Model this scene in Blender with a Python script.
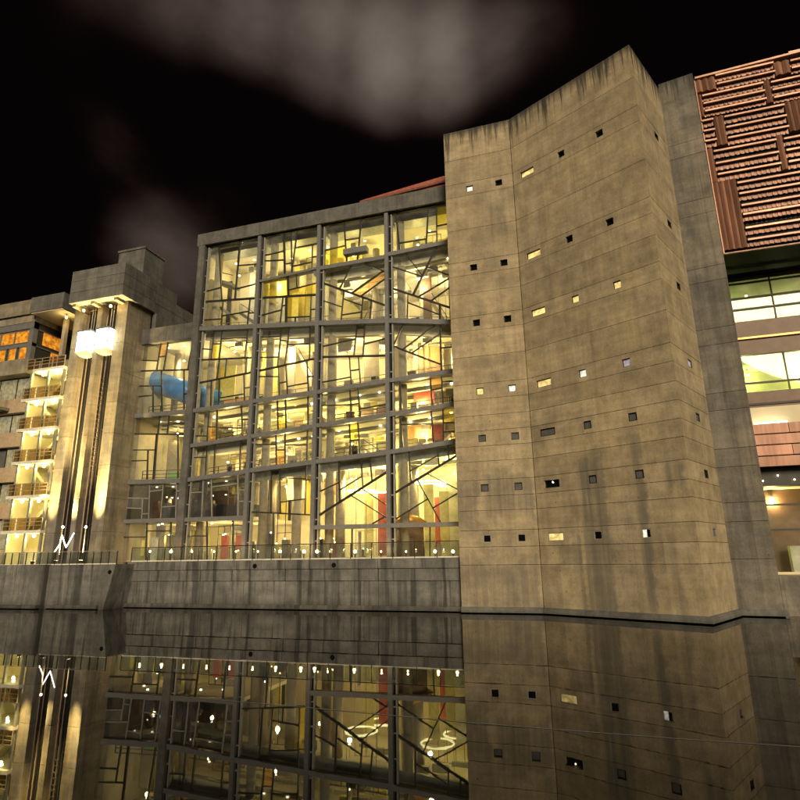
import bpy, math, random
import numpy as np
from mathutils import Vector, Matrix
random.seed(7)
for o in list(bpy.data.objects): bpy.data.objects.remove(o)
S = bpy.context.scene
col = S.collection

# ------------------------------------------------------------------ camera
FPX, PITCH, ROLL, YAW = 590.08, 0.2604477, -0.0142101, math.radians(17.3454)
CAM = np.array([0, 0, 3.8])
cp, sp, cr, sr = math.cos(PITCH), math.sin(PITCH), math.cos(ROLL), math.sin(ROLL)
RB = np.array([[1, 0, 0], [0, -sp, -cp], [0, cp, -sp]]) @ np.array([[cr, -sr, 0], [sr, cr, 0], [0, 0, 1]])
RM = np.array([[math.cos(YAW), -math.sin(YAW), 0], [math.sin(YAW), math.cos(YAW), 0], [0, 0, 1]]) @ RB
cd = bpy.data.cameras.new('camera'); cam = bpy.data.objects.new('camera', cd); col.objects.link(cam)
cd.sensor_width = 36; cd.lens = FPX / 800 * 36; cd.clip_start = .1; cd.clip_end = 2000
mw = Matrix.Identity(4)
for i in range(3):
    for j in range(3): mw[i][j] = RM[i, j]
    mw[i][3] = CAM[i]
cam.matrix_world = mw
S.camera = cam
def ray(x, y): return RM @ np.array([x - 400, 400 - y, -FPX])
def onY(x, y, Y):
    d = ray(x, y); return CAM + d * (Y - CAM[1]) / d[1]
def onX(x, y, X):
    d = ray(x, y); return CAM + d * (X - CAM[0]) / d[0]

# ------------------------------------------------------------------ night sky, town light, exposure
W = bpy.data.worlds.new('World'); S.world = W; W.use_nodes = True
S.view_settings.view_transform = 'Standard'; S.view_settings.look = 'None'
S.view_settings.exposure = 0; S.view_settings.gamma = 1
S.cycles.use_denoising = True
S.cycles.max_bounces = 6; S.cycles.diffuse_bounces = 2; S.cycles.glossy_bounces = 2
S.cycles.transparent_max_bounces = 24; S.cycles.transmission_bounces = 4
S.cycles.caustics_reflective = False; S.cycles.caustics_refractive = False
S.cycles.sample_clamp_indirect = 3; S.cycles.sample_clamp_direct = 0
S.cycles.use_light_tree = True

class NT:
    """tiny node-graph helper"""
    def __init__(s, nt): s.nt = nt; s.n = nt.nodes; s.l = nt.links
    def add(s, t, **k):
        n = s.n.new(t)
        for a, v in k.items(): setattr(n, a, v)
        return n
    def set(s, sock, v):
        if isinstance(v, bpy.types.NodeSocket): s.l.new(v, sock)
        else: sock.default_value = v
    def math(s, op, a, b=0.0, clamp=False):
        n = s.add('ShaderNodeMath', operation=op, use_clamp=clamp); s.set(n.inputs[0], a); s.set(n.inputs[1], b); n.inputs[2].default_value = .25; return n.outputs[0]
    def noise(s, vec, scale, detail=4, rough=.55, dist=0):
        n = s.add('ShaderNodeTexNoise'); s.set(n.inputs['Vector'], vec); n.inputs['Scale'].default_value = scale
        n.inputs['Detail'].default_value = detail; n.inputs['Roughness'].default_value = rough; n.inputs['Distortion'].default_value = dist
        return n.outputs['Fac']
    def mapping(s, vec, scale=(1, 1, 1), rot=(0, 0, 0)):
        n = s.add('ShaderNodeMapping'); s.set(n.inputs['Vector'], vec); n.inputs['Scale'].default_value = scale
        n.inputs['Rotation'].default_value = rot; return n.outputs[0]
    def step(s, v, a, b, lo=0., hi=1.):
        n = s.add('ShaderNodeMapRange', interpolation_type='SMOOTHSTEP'); s.set(n.inputs[0], v)
        for i, x in enumerate((a, b, lo, hi)): s.set(n.inputs[1 + i], x)
        return n.outputs[0]
    def mix(s, f, a, b, mode='MIX'):
        n = s.add('ShaderNodeMix', data_type='RGBA', blend_type=mode); s.set(n.inputs[0], f)
        for i, v in ((6, a), (7, b)): s.set(n.inputs[i], v if isinstance(v, bpy.types.NodeSocket) else (*v[:3], 1))
        return n.outputs[2]
    def scale(s, c, f):
        n = s.add('ShaderNodeVectorMath', operation='SCALE'); s.set(n.inputs[0], c); s.set(n.inputs['Scale'], f); return n.outputs[0]

def world_sky():
    t = NT(W.node_tree); t.n.clear()
    out = t.add('ShaderNodeOutputWorld'); bg = t.add('ShaderNodeBackground'); t.l.new(bg.outputs[0], out.inputs[0])
    tc = t.add('ShaderNodeTexCoord').outputs['Generated']
    sky = t.add('ShaderNodeTexSky', sky_type='NISHITA'); sky.sun_disc = False
    sky.sun_elevation = math.radians(-12); sky.sun_rotation = math.radians(164)
    warp = t.add('ShaderNodeVectorMath', operation='ADD')
    t.set(warp.inputs[0], tc)
    nz = t.add('ShaderNodeTexNoise'); t.set(nz.inputs['Vector'], tc); nz.inputs['Scale'].default_value = 2.2; nz.inputs['Detail'].default_value = 2
    sc = t.add('ShaderNodeVectorMath', operation='MULTIPLY_ADD'); t.l.new(nz.outputs['Color'], sc.inputs[0]); sc.inputs[1].default_value = (.09,) * 3; sc.inputs[2].default_value = (-.045,) * 3
    t.l.new(sc.outputs[0], warp.inputs[1]); v = warp.outputs[0]
    # broken low cloud, lit from below by the town
    stre = t.mapping(v, (1.0, 2.0, 3.2), (0, .5, .3))
    n1 = t.noise(stre, 1.7, 5, .5)
    cover = t.step(n1, .53, .80)
    blobs = None
    for (px, py, a, b, g) in ((110, -25, 0, .16, .32), (190, -12, 0, .16, .50), (260, 4, 0, .17, .66), (325, 22, 0, .17, .82), (390, 42, 0, .16, 1.0), (445, 44, 0, .145, .95), (498, 34, 0, .12, .6), (540, 22, 0, .10, .3), (172, 262, 0, .17, .62), (130, 165, 0, .15, .26), (230, 200, 0, .15, .24)):
        d = ray(px, py); d = d / np.linalg.norm(d)
        dist = t.add('ShaderNodeVectorMath', operation='DISTANCE'); t.l.new(v, dist.inputs[0]); dist.inputs[1].default_value = tuple(d)
        m = t.step(dist.outputs['Value'], a, b, g, 0)
        blobs = m if blobs is None else t.math('SMOOTH_MAX', blobs, m)
    tex = t.step(t.noise(t.mapping(v, (1, 1, 1.6), (0, .4, 0)), 3.6, 5, .55), .25, .75, .62, 1.15)
    m = t.math('MULTIPLY', t.math('MAXIMUM', blobs, t.math('MULTIPLY', cover, .16)), tex)
    body = t.step(m, .16, 1.12)
    fringe = t.step(m, .13, .5)
    c = t.mix(fringe, (.0016, .0009, .0010), (.026, .0125, .009))
    c = t.mix(body, c, (.19, .155, .127))
    c2 = t.mix(.02, c, sky.outputs[0], 'ADD')
    t.l.new(c2, bg.inputs['Color']); bg.inputs['Strength'].default_value = 1.0
world_sky()

sun = bpy.data.lights.new('sun', 'SUN'); so = bpy.data.objects.new('sun', sun); col.objects.link(so)
sun.energy = 3.4; sun.angle = math.radians(20); sun.color = (1, .81, .54)
so.rotation_euler = Vector((-.34, .85, -.38)).to_track_quat('-Z', 'Y').to_euler()
so.location = (60, -150, 80)

# ------------------------------------------------------------------ materials
def newmat(name):
    m = bpy.data.materials.new(name); m.use_nodes = True
    t = NT(m.node_tree); b = t.n['Principled BSDF']; return m, t, b
def plain(name, c, rough=.6, metal=0, noise=.12, nscale=3.0, emit=None):
    m, t, b = newmat(name)
    if max(c) < .01: b.inputs['Specular IOR Level'].default_value = .1
    pos = t.add('ShaderNodeNewGeometry').outputs['Position']
    f = t.step(t.noise(pos, nscale, 4), .3, .7, 1 - noise, 1 + noise)
    t.l.new(t.scale((*c,), f), b.inputs['Base Color'])
    b.inputs['Roughness'].default_value = rough; b.inputs['Metallic'].default_value = metal
    if emit: b.inputs['Emission Color'].default_value = (*emit[0], 1); b.inputs['Emission Strength'].default_value = emit[1]
    return m
def glow(name, c, s):
    m, t, b = newmat(name); b.inputs['Base Color'].default_value = (*c, 1)
    b.inputs['Emission Color'].default_value = (*c, 1); b.inputs['Emission Strength'].default_value = s; return m
def litpane(name, c, s, c2=None):
    """a lit window: brightness and tint wander over the pane as over the room behind it"""
    m, t, b = newmat(name)
    pos = t.add('ShaderNodeNewGeometry').outputs['Position']
    n = t.noise(pos, 1.6, 3); cc = t.mix(t.step(n, .35, .65), c, c2 or c)
    t.l.new(cc, b.inputs['Emission Color']); t.l.new(t.step(t.noise(pos, 3.1, 2), .3, .7, s * .55, s * 1.25), b.inputs['Emission Strength'])
    b.inputs['Base Color'].default_value = (*[x * .3 for x in c], 1); b.inputs['Roughness'].default_value = .1; return m
def concrete(name, c1, c2, stains=None, top=None, tide=None, streak=.5, rand=.09, board=.07, blotch=.5):
    m, t, b = newmat(name)
    pos = t.add('ShaderNodeNewGeometry').outputs['Position']
    big = t.noise(pos, .16, 5, .6, .4)
    mid = t.noise(pos, .9, 6, .65)
    fine = t.noise(pos, 9, 4, .7)
    stk = t.noise(t.mapping(pos, (1.1, 1.1, .05)), 1.0, 5, .65)
    stk2 = t.noise(t.mapping(pos, (3.6, 3.6, .12)), 1.0, 3, .6)
    brd = t.noise(t.mapping(pos, (.10, .10, 2.6)), 1.0, 3, .5)
    rnd = t.add('ShaderNodeObjectInfo').outputs['Random']
    c = t.mix(t.step(big, .32, .68), c1, c2)
    grey = [sum(c2) / 3 * .8] * 3
    c = t.mix(t.math('MULTIPLY', t.step(stk, .47, .66), streak), c, [g * .62 for g in grey])
    blot = t.noise(t.mapping(pos, (1, 1, .6)), .42, 7, .68, .6)
    c = t.mix(t.math('MULTIPLY', t.step(blot, .47, .60), blotch), c, [g * .78 for g in grey])
    runs = t.noise(t.mapping(pos, (1.2, 1.2, .03)), 1.0, 4, .7)
    c = t.mix(t.math('MULTIPLY', t.step(runs, .53, .63), streak * .9), c, [g * .45 for g in grey])
    pale = t.noise(t.mapping(pos, (1.4, 1.4, .05)), 1.3, 3, .6)
    c = t.mix(t.math('MULTIPLY', t.step(pale, .53, .66), streak * .5), c, [g * 1.5 for g in grey])
    f = t.math('MULTIPLY', t.step(mid, .25, .75, .74, 1.22), t.step(fine, .2, .8, .84, 1.13))
    f = t.math('MULTIPLY', f, t.step(brd, .3, .7, 1 - board, 1 + board))
    f = t.math('MULTIPLY', f, t.step(stk2, .3, .75, 1.05, .9))
    f = t.math('MULTIPLY', f, t.step(rnd, 0, 1, 1 - rand, 1 + rand))
    c = t.scale(c, f)
    z = t.add('ShaderNodeSeparateXYZ'); t.l.new(pos, z.inputs[0]); z = z.outputs['Z']
    if stains:   # grey wash-downs below some windows and damp patches: (origin x, y, dir x, dir y, [(u, half width, z top, z bottom, strength)])
        ox, oy, dx, dy, lst = stains
        sx = t.add('ShaderNodeSeparateXYZ'); t.l.new(pos, sx.inputs[0])
        u = t.math('ADD', t.math('MULTIPLY', t.math('SUBTRACT', sx.outputs['X'], ox), dx), t.math('MULTIPLY', t.math('SUBTRACT', sx.outputs['Y'], oy), dy))
        u = t.math('ADD', u, t.math('MULTIPLY', t.math('SUBTRACT', mid, .5), .7))
        zz_ = t.math('ADD', z, t.math('MULTIPLY', t.math('SUBTRACT', blot, .5), 5.0))
        for (uc, hw, zt_, zb_, st_) in lst:
            k = t.step(t.math('ABSOLUTE', t.math('SUBTRACT', u, uc)), hw - .12, hw + .22, 1, 0)
            k = t.math('MULTIPLY', k, t.math('MULTIPLY', t.step(zz_, zt_ - .4, zt_ + .5, 1, 0), t.step(zz_, zb_ - .6, zb_ + .6)))
            k = t.math('MULTIPLY', k, t.math('MULTIPLY', t.step(stk2, .3, .65, .55, 1), st_))
            c = t.mix(k, c, (.13, .122, .108))
    if top:      # rain streaks running down from the parapet
        dr = t.noise(t.mapping(pos, (2.6, 2.6, .10)), 1.0, 5, .7)
        far = t.math('MULTIPLY', t.math('SUBTRACT', top, z), .055)          # the streak narrows on its way down
        k = t.step(t.math('SUBTRACT', dr, far), .40, .56)
        k = t.math('MULTIPLY', k, t.step(z, top - 4.5, top - .2, 0, .92))
        c = t.mix(k, c, (.028, .028, .027))
        c = t.mix(t.step(t.math('ADD', z, t.math('MULTIPLY', mid, .8)), top - .3, top + .5, 0, .7), c, (.05, .05, .046))
    if tide:     # algae line above the water
        k = t.step(t.math('ADD', z, t.math('MULTIPLY', stk2, 1.2)), tide + .2, tide + 1.5, .75, 0)
        c = t.mix(k, c, (.022, .022, .018))
    holes = t.add('ShaderNodeTexVoronoi', distance='EUCLIDEAN'); t.set(holes.inputs['Vector'], pos); holes.inputs['Scale'].default_value = 1.1
    c = t.mix(t.step(holes.outputs['Distance'], .035, .06, .75, 0), c, (.05, .045, .04))
    t.l.new(c, b.inputs['Base Color']); b.inputs['Roughness'].default_value = .85
    bp = t.add('ShaderNodeBump'); bp.inputs['Strength'].default_value = .35; bp.inputs['Distance'].default_value = .03
    t.l.new(t.math('ADD', fine, t.math('MULTIPLY', brd, .8)), bp.inputs['Height']); t.l.new(bp.outputs[0], b.inputs['Normal'])
    return m
def glassmat(name, tint=(.93, .95, .93), refl=1.0):
    m, t, b = newmat(name); t.n.remove(b)
    tr = t.add('ShaderNodeBsdfTransparent'); tr.inputs[0].default_value = (*tint, 1)
    gl = t.add('ShaderNodeBsdfGlossy'); gl.inputs['Roughness'].default_value = .02
    lw_ = t.add('ShaderNodeLayerWeight'); lw_.inputs[0].default_value = .5
    fr = t.math('ADD', t.math('MULTIPLY', t.math('POWER', lw_.outputs['Facing'], 5.0), .5), .03)
    mx = t.add('ShaderNodeMixShader'); t.l.new(t.math('MULTIPLY', fr, refl), mx.inputs[0])
    df = t.add('ShaderNodeBsdfDiffuse'); df.inputs[0].default_value = (.55, .56, .56, 1)  # pale diffuse film: slight dirt plus a painted veil of haze and sheen
    md = t.add('ShaderNodeMixShader'); rn = t.add('ShaderNodeObjectInfo').outputs['Random']
    ps = t.add('ShaderNodeNewGeometry').outputs['Position']
    t.l.new(t.math('MULTIPLY', t.step(rn, 0, 1, .01, .085), t.step(t.noise(ps, 1.2, 4), .3, .7, .5, 1.4)), md.inputs[0])
    t.l.new(tr.outputs[0], md.inputs[1]); t.l.new(df.outputs[0], md.inputs[2])
    t.l.new(md.outputs[0], mx.inputs[1]); t.l.new(gl.outputs[0], mx.inputs[2])
    t.l.new(mx.outputs[0], t.n['Material Output'].inputs[0]); return m
def coloured_glass(name, c):
    """translucent coloured pane, lit by the rooms behind it"""
    m, t, b = newmat(name); t.n.remove(b)
    tl = t.add('ShaderNodeBsdfTranslucent'); tl.inputs[0].default_value = (*c, 1)
    tr = t.add('ShaderNodeBsdfTransparent'); tr.inputs[0].default_value = (*c, 1)
    mx = t.add('ShaderNodeMixShader'); mx.inputs[0].default_value = .92
    t.l.new(tl.outputs[0], mx.inputs[1]); t.l.new(tr.outputs[0], mx.inputs[2]); t.l.new(mx.outputs[0], t.n['Material Output'].inputs[0]); return m
def copper(name, c1, c2, rough=.45):
    m, t, b = newmat(name)
    pos = t.add('ShaderNodeNewGeometry').outputs['Position']
    rnd = t.add('ShaderNodeObjectInfo').outputs['Random']
    v = t.noise(t.mapping(pos, (2.2, 2.2, .25)), 1, 5, .6); n = t.noise(pos, .7, 4)
    c = t.mix(t.step(v, .3, .7), c1, c2); c = t.mix(t.step(n, .5, .8, 0, .5), c, (.16, .11, .10))
    c = t.scale(c, t.step(rnd, 0, 1, .78, 1.2))
    t.l.new(c, b.inputs['Base Color']); b.inputs['Roughness'].default_value = rough; b.inputs['Metallic'].default_value = .35; return m
def watermat():
    m, t, b = newmat('water_surface')
    pos = t.add('ShaderNodeNewGeometry').outputs['Position']
    b.inputs['Base Color'].default_value = (.003, .0035, .003, 1); b.inputs['Roughness'].default_value = .012; b.inputs['IOR'].default_value = 1.33; b.inputs['Specular IOR Level'].default_value = .34
    bp = t.add('ShaderNodeBump'); bp.inputs['Strength'].default_value = .012; bp.inputs['Distance'].default_value = .05
    t.l.new(t.noise(t.mapping(pos, (.7, 1.2, 1)), 1.0, 3, .5), bp.inputs['Height']); t.l.new(bp.outputs[0], b.inputs['Normal']); return m

M = dict(
    conc=concrete('tower_concrete', (.43, .35, .222), (.365, .302, .20), top=39.0, streak=.10, blotch=.16, rand=.10, stains=(-3.45, 42.7, .884, -.467, [(4.3, .85, 9.6, -2, .75), (7.45, .20, 10.8, .5, .8), (9.0, .12, 5, .8, .5), (-1.6, 1.5, 9.2, 6.4, .6), (-5.0, 1.3, 9.0, 6.6, .55), (-3.2, 3.0, 3.3, -2, .55), (3.0, .12, 4.6, .3, .5), (9.6, .5, 9.0, 7.2, .7), (-1.35, .5, 31.5, 28.3, .5)])),
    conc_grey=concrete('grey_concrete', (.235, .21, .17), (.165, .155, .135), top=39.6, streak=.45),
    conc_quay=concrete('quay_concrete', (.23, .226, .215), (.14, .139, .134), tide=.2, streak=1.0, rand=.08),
    conc_lift=concrete('lift_concrete', (.34, .29, .20), (.27, .235, .17), streak=.4),
    conc_frame=concrete('frame_concrete', (.17, .17, .16), (.125, .125, .12), streak=.3, rand=.05),
    conc_core=plain('joint_mortar', (.05, .045, .035), .9),
    steel=plain('painted_steel', (.20, .205, .215), .45, .2, .10),
    steel_d=plain('dark_steel', (.035, .035, .036), .4, .3),
    black=plain('black_channel', (.006, .006, .007), .6),
    bar=plain('glazing_bar_paint', (.028, .028, .027), .5, .2),
    bar_l=plain('pale_bar_paint', (.32, .32, .30), .5, .2),
    glass=glassmat('clear_glass'), glass_rail=glassmat('railing_glass', (.82, .86, .84), 1.2),
    glass_dim=glassmat('tinted_glass', (.55, .57, .62), 1.6),
    yellow=coloured_glass('yellow_glass', (1, .95, .55)), amber=coloured_glass('amber_glass', (.95, .80, .60)),
    bronze_glass=coloured_glass('bronze_glass', (.62, .52, .36)), grey_glass=coloured_glass('smoked_glass', (.6, .6, .6)),
    cream=plain('cream_plaster', (.74, .66, .47), .8, 0, .06, .5), ceil=plain('ceiling_plaster', (.74, .68, .52), .8, 0, .05, .6),
    floor=plain('stone_floor', (.30, .25, .19), .4), yel=plain('yellow_wall', (.82, .70, .22), .7), org=plain('orange_panel', (.62, .33, .14), .6),
    red=plain('red_panel', (.58, .13, .08), .6), tan=plain('tan_column', (.36, .31, .23), .8), wood=plain('brown_timber', (.15, .085, .05), .5, 0, .15, 1.5),
    dark=plain('dark_furnishing', (.04, .038, .035), .6), white=plain('white_panel', (.78, .76, .68), .6), green=plain('green_sign', (.25, .5, .14), .6),
    blue=plain('blue_tube_paint', (.07, .30, .85), .25, .1, .06), pink=plain('pinkish_render', (.40, .30, .22), .8),
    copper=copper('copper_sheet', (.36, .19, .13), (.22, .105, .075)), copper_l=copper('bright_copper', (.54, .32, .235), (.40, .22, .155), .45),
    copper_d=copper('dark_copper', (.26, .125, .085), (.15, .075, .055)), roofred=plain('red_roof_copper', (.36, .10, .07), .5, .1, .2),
    goldcone=plain('bronze_cone', (.45, .24, .07), .35, .5),
    lamp=glow('lamp_glow', (1, .88, .58), 14), lamp_w=litpane('white_cabin_glow', (.74, 1, .90), 8, (.95, 1, .96)), lamp_y=glow('yellow_lamp_glow', (1, .90, .40), 14), lamp_g=glow('cool_lamp_glow', (.7, 1, .95), 12),
    ring=glow('ring_glow', (1, .88, .42), 5), luminous=glow('luminous_tube', (1, .86, .72), 6), star=glow('bollard_glow', (1, .66, .30), 18),
    lit_y=litpane('lit_pane_yellow', (1, .74, .26), 1.0), lit_w=litpane('lit_pane_white', (1, .97, .80), .95), lit_o=litpane('lit_pane_orange', (1, .45, .04), .85, (.85, .30, .03)),
    lit_p=litpane('lit_pane_lavender', (.62, .55, .62), .5), dim=plain('dim_pane', (.12, .122, .13), .15), lit_c=litpane('lit_pane_cream', (.62, .56, .34), .42, (.42, .36, .22)), dkp=plain('dark_pane', (.006, .006, .007), .1),
    orange_pic=litpane('orange_lit_pane', (1, .42, .03), .8, (.55, .14, .02)),
)
M['water'] = watermat()

# ------------------------------------------------------------------ mesh helpers
class MB:
    def __init__(s): s.v = []; s.f = []
    def box(s, x0, x1, y0, y1, z0, z1):
        return s.hexa([(x0, y0, z0), (x1, y0, z0), (x1, y1, z0), (x0, y1, z0)], [(x0, y0, z1), (x1, y0, z1), (x1, y1, z1), (x0, y1, z1)])
    def hexa(s, lo, hi):
        n = len(lo); i = len(s.v); s.v += [tuple(p) for p in lo] + [tuple(p) for p in hi]
        s.f += [tuple(i + k for k in reversed(range(n))), tuple(i + n + k for k in range(n))]
        s.f += [(i + k, i + (k + 1) % n, i + n + (k + 1) % n, i + n + k) for k in range(n)]; return s
    def xz(s, poly, y0, y1):
        """polygon in the facade plane, given depth"""
        return s.hexa([(x, y0, z) for x, z in poly], [(x, y1, z) for x, z in poly])
    def xy(s, poly, z0, z1): return s.hexa([(x, y, z0) for x, y in poly], [(x, y, z1) for x, y in poly])
    def bar(s, a, b, w, y0, y1, ext=0):
        """bar in the facade plane from a to b (x,z)"""
        dx, dz = b[0] - a[0], b[1] - a[1]; L = math.hypot(dx, dz) or 1; dx /= L; dz /= L; nx, nz = -dz * w / 2, dx * w / 2
        a = (a[0] - dx * ext, a[1] - dz * ext); b = (b[0] + dx * ext, b[1] + dz * ext)
        return s.xz([(a[0] - nx, a[1] - nz), (b[0] - nx, b[1] - nz), (b[0] + nx, b[1] + nz), (a[0] + nx, a[1] + nz)], y0, y1)
    def cyl(s, p, q, r0, r1=None, n=16):
        r1 = r0 if r1 is None else r1; p, q = Vector(p), Vector(q); d = (q - p).normalized()
        u = d.orthogonal().normalized(); w = d.cross(u)
        ring = lambda c, r: [tuple(c + (u * math.cos(a) + w * math.sin(a)) * r) for a in [2 * math.pi * k / n for k in range(n)]]
        return s.hexa(ring(p, r0), ring(q, r1))
    def torus(s, c, R, r, n=28, m=8):
        i = len(s.v)
        for a in range(n):
            for b in range(m):
                A, Bq = 2 * math.pi * a / n, 2 * math.pi * b / m
                s.v.append((c[0] + (R + r * math.cos(Bq)) * math.cos(A), c[1] + (R + r * math.cos(Bq)) * math.sin(A), c[2] + r * math.sin(Bq)))
        for a in range(n):
            for b in range(m): s.f.append((i + a * m + b, i + (a + 1) % n * m + b, i + (a + 1) % n * m + (b + 1) % m, i + a * m + (b + 1) % m))
        return s
    def ball(s, c, r, n=12, m=8):
        i = len(s.v); s.v += [(c[0], c[1], c[2] - r)]
        for k in range(1, m):
            p = math.pi * k / m - math.pi / 2
            s.v += [(c[0] + r * math.cos(p) * math.cos(2 * math.pi * j / n), c[1] + r * math.cos(p) * math.sin(2 * math.pi * j / n), c[2] + r * math.sin(p)) for j in range(n)]
        s.v.append((c[0], c[1], c[2] + r)); e = len(s.v) - 1
        for j in range(n): s.f += [(i, i + 1 + (j + 1) % n, i + 1 + j), (e, e - n + j, e - n + (j + 1) % n)]
        for k in range(m - 2):
            for j in range(n): a = i + 1 + k * n; s.f.append((a + j, a + (j + 1) % n, a + n + (j + 1) % n, a + n + j))
        return s
def obj(name, mb, mat, parent=None, smooth=False, **props):
    me = bpy.data.meshes.new(name); me.from_pydata(mb.v, [], mb.f); me.update()
    import bmesh
    b = bmesh.new(); b.from_mesh(me); bmesh.ops.recalc_face_normals(b, faces=b.faces); b.to_mesh(me); b.free()
    if smooth:
        for p in me.polygons: p.use_smooth = len(p.vertices) == 4
    me.materials.append(M[mat]); o = bpy.data.objects.new(name, me); col.objects.link(o)
    if parent:
        o.parent = parent; o.matrix_parent_inverse = Matrix.Translation(-Vector(parent.location)) if parent.type == 'EMPTY' else Matrix.Identity(4)
        if parent.parent: o.matrix_parent_inverse = Matrix.Identity(4)
    for k, v in props.items(): o[k] = v
    return o
def part(name, mb, mat, parent, **k):
    """child mesh given in world coordinates"""
    o = obj(name, mb, mat, None, **k); o.parent = parent
    root = parent
    while root.parent: root = root.parent
    if root is parent: o.matrix_parent_inverse = Matrix.Translation(-root.location)
    return o
def thing(name, label, cat, loc, group=None):
    o = bpy.data.objects.new(name, None); col.objects.link(o); o.location = loc; o.empty_display_size = .5
    o['label'] = label; o['category'] = cat
    if group: o['group'] = group
    return o
def lamp(kind, loc, energy, color, parent, radius=.15, direction=None, spot=70, blend=.6):
    l = bpy.data.lights.new('lamp_light', kind); l.energy = energy; l.color = color
    if kind == 'AREA': l.shape = 'DISK'; l.size = radius
    else: l.shadow_soft_size = radius
    if kind == 'SPOT': l.spot_size = math.radians(spot); l.spot_blend = blend
    o = bpy.data.objects.new('lamp_light', l); col.objects.link(o); o.location = loc
    if direction: o.rotation_euler = Vector(direction).to_track_quat('-Z', 'Y').to_euler()
    if parent:
        o.parent = parent; root = parent
        while root.parent: root = root.parent
        o.matrix_parent_inverse = Matrix.Translation(-root.location) if root is parent else Matrix.Identity(4)
    return o

# ------------------------------------------------------------------ water, terrace
obj('water', MB().xy([(-260, -160), (260, -160), (260, 70), (-260, 70)], -.05, 0), 'water', kind='structure')
obj('canal_bed', MB().xy([(-260, -160), (260, -160), (260, 90), (-260, 90)], -3.2, -3), 'dark', kind='structure')
GY = 46.0     # glass plane
TZ = 3.70     # terrace level
obj('terrace', MB().xy([(-38.6, 43.75), (-9.05, 43.75), (-9.05, 60), (-38.6, 60)], 3.2, TZ), 'floor', kind='structure')
obj('promenade', MB().xy([(-120, 41.6), (-38.6, 41.6), (-38.6, 70), (-120, 70)], 3.0, 3.55), 'floor', kind='structure')

# ------------------------------------------------------------------ quay walls
q = thing('quay_wall', 'long stained grey concrete quay wall below the glass facade', 'quay wall', (-24, 43.5, 0))
XQ0, XQ1 = -38.4, -9.0
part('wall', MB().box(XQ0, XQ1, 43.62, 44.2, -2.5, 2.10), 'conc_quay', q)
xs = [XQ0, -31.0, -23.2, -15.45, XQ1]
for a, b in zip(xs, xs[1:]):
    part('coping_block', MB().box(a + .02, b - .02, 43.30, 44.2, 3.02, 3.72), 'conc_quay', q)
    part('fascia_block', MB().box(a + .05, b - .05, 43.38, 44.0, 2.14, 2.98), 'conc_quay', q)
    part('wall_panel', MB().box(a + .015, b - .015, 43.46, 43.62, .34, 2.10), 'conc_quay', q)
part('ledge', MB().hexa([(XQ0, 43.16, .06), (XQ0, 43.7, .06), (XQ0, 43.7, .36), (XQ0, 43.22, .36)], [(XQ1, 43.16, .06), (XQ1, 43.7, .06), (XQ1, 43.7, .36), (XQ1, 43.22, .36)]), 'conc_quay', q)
for px, py in ((255, 566), (334, 565), (122, 575.5)):
    p = onY(px, py, 43.3); part('drain_pipe', MB().cyl((p[0], 43.22, p[2]), (p[0], 43.5, p[2]), .17, n=14), 'black', q)
q = thing('quay_wall', 'streaked concrete quay block with battered end below the lift tower', 'quay wall', (-50, 41, 0))
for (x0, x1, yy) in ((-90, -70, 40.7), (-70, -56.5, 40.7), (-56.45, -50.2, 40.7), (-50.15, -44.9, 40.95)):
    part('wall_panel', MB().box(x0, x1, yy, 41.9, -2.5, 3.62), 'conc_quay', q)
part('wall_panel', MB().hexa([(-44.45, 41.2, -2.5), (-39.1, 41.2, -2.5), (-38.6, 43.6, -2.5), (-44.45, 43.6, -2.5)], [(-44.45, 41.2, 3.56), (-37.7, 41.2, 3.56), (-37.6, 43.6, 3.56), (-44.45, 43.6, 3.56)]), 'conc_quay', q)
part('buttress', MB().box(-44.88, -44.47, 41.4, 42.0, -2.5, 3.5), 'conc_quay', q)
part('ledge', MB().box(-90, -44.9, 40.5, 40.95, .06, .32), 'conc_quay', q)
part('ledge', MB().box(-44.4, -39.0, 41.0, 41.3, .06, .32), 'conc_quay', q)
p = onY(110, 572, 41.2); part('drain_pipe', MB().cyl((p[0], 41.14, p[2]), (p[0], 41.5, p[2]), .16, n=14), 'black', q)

# ------------------------------------------------------------------ railings
def railing(name, label, X0, X1, Y, z, n, bars, top):
    r = thing(name, label, 'railing', ((X0 + X1) / 2, Y, z), None)
    part('top_rail', MB().cyl((X0, Y, z + top), (X1, Y, z + top), .035, n=8), 'bar_l' if bars else 'steel_d', r)
    part('bottom_rail', MB().box(X0, X1, Y - .03, Y + .03, z + .02, z + .10), 'white', r)  # white colour stands in for light along the terrace edge
    for i in range(n + 1):
        x = X0 + (X1 - X0) * i / n
        part('post', MB().box(x - .03, x + .03, Y - .035, Y + .035, z, z + top), 'steel_d', r)
        if i < n:
            x2 = X0 + (X1 - X0) * (i + 1) / n
            part('pane', MB().box(x + .06, x2 - .06, Y - .008, Y + .008, z + .12, z + top - .08), 'glass_rail', r)
railing('terrace_railing', 'glass panel railing with dark posts in front of the glass facade', -38.2, -9.2, 43.5, 3.72, 17, False, 1.18)
railing('promenade_railing', 'close posted glass railing with pale handrail in front of the lift tower', -66.0, -38.0, 41.6, 3.55, 34, True, 1.10)

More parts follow.
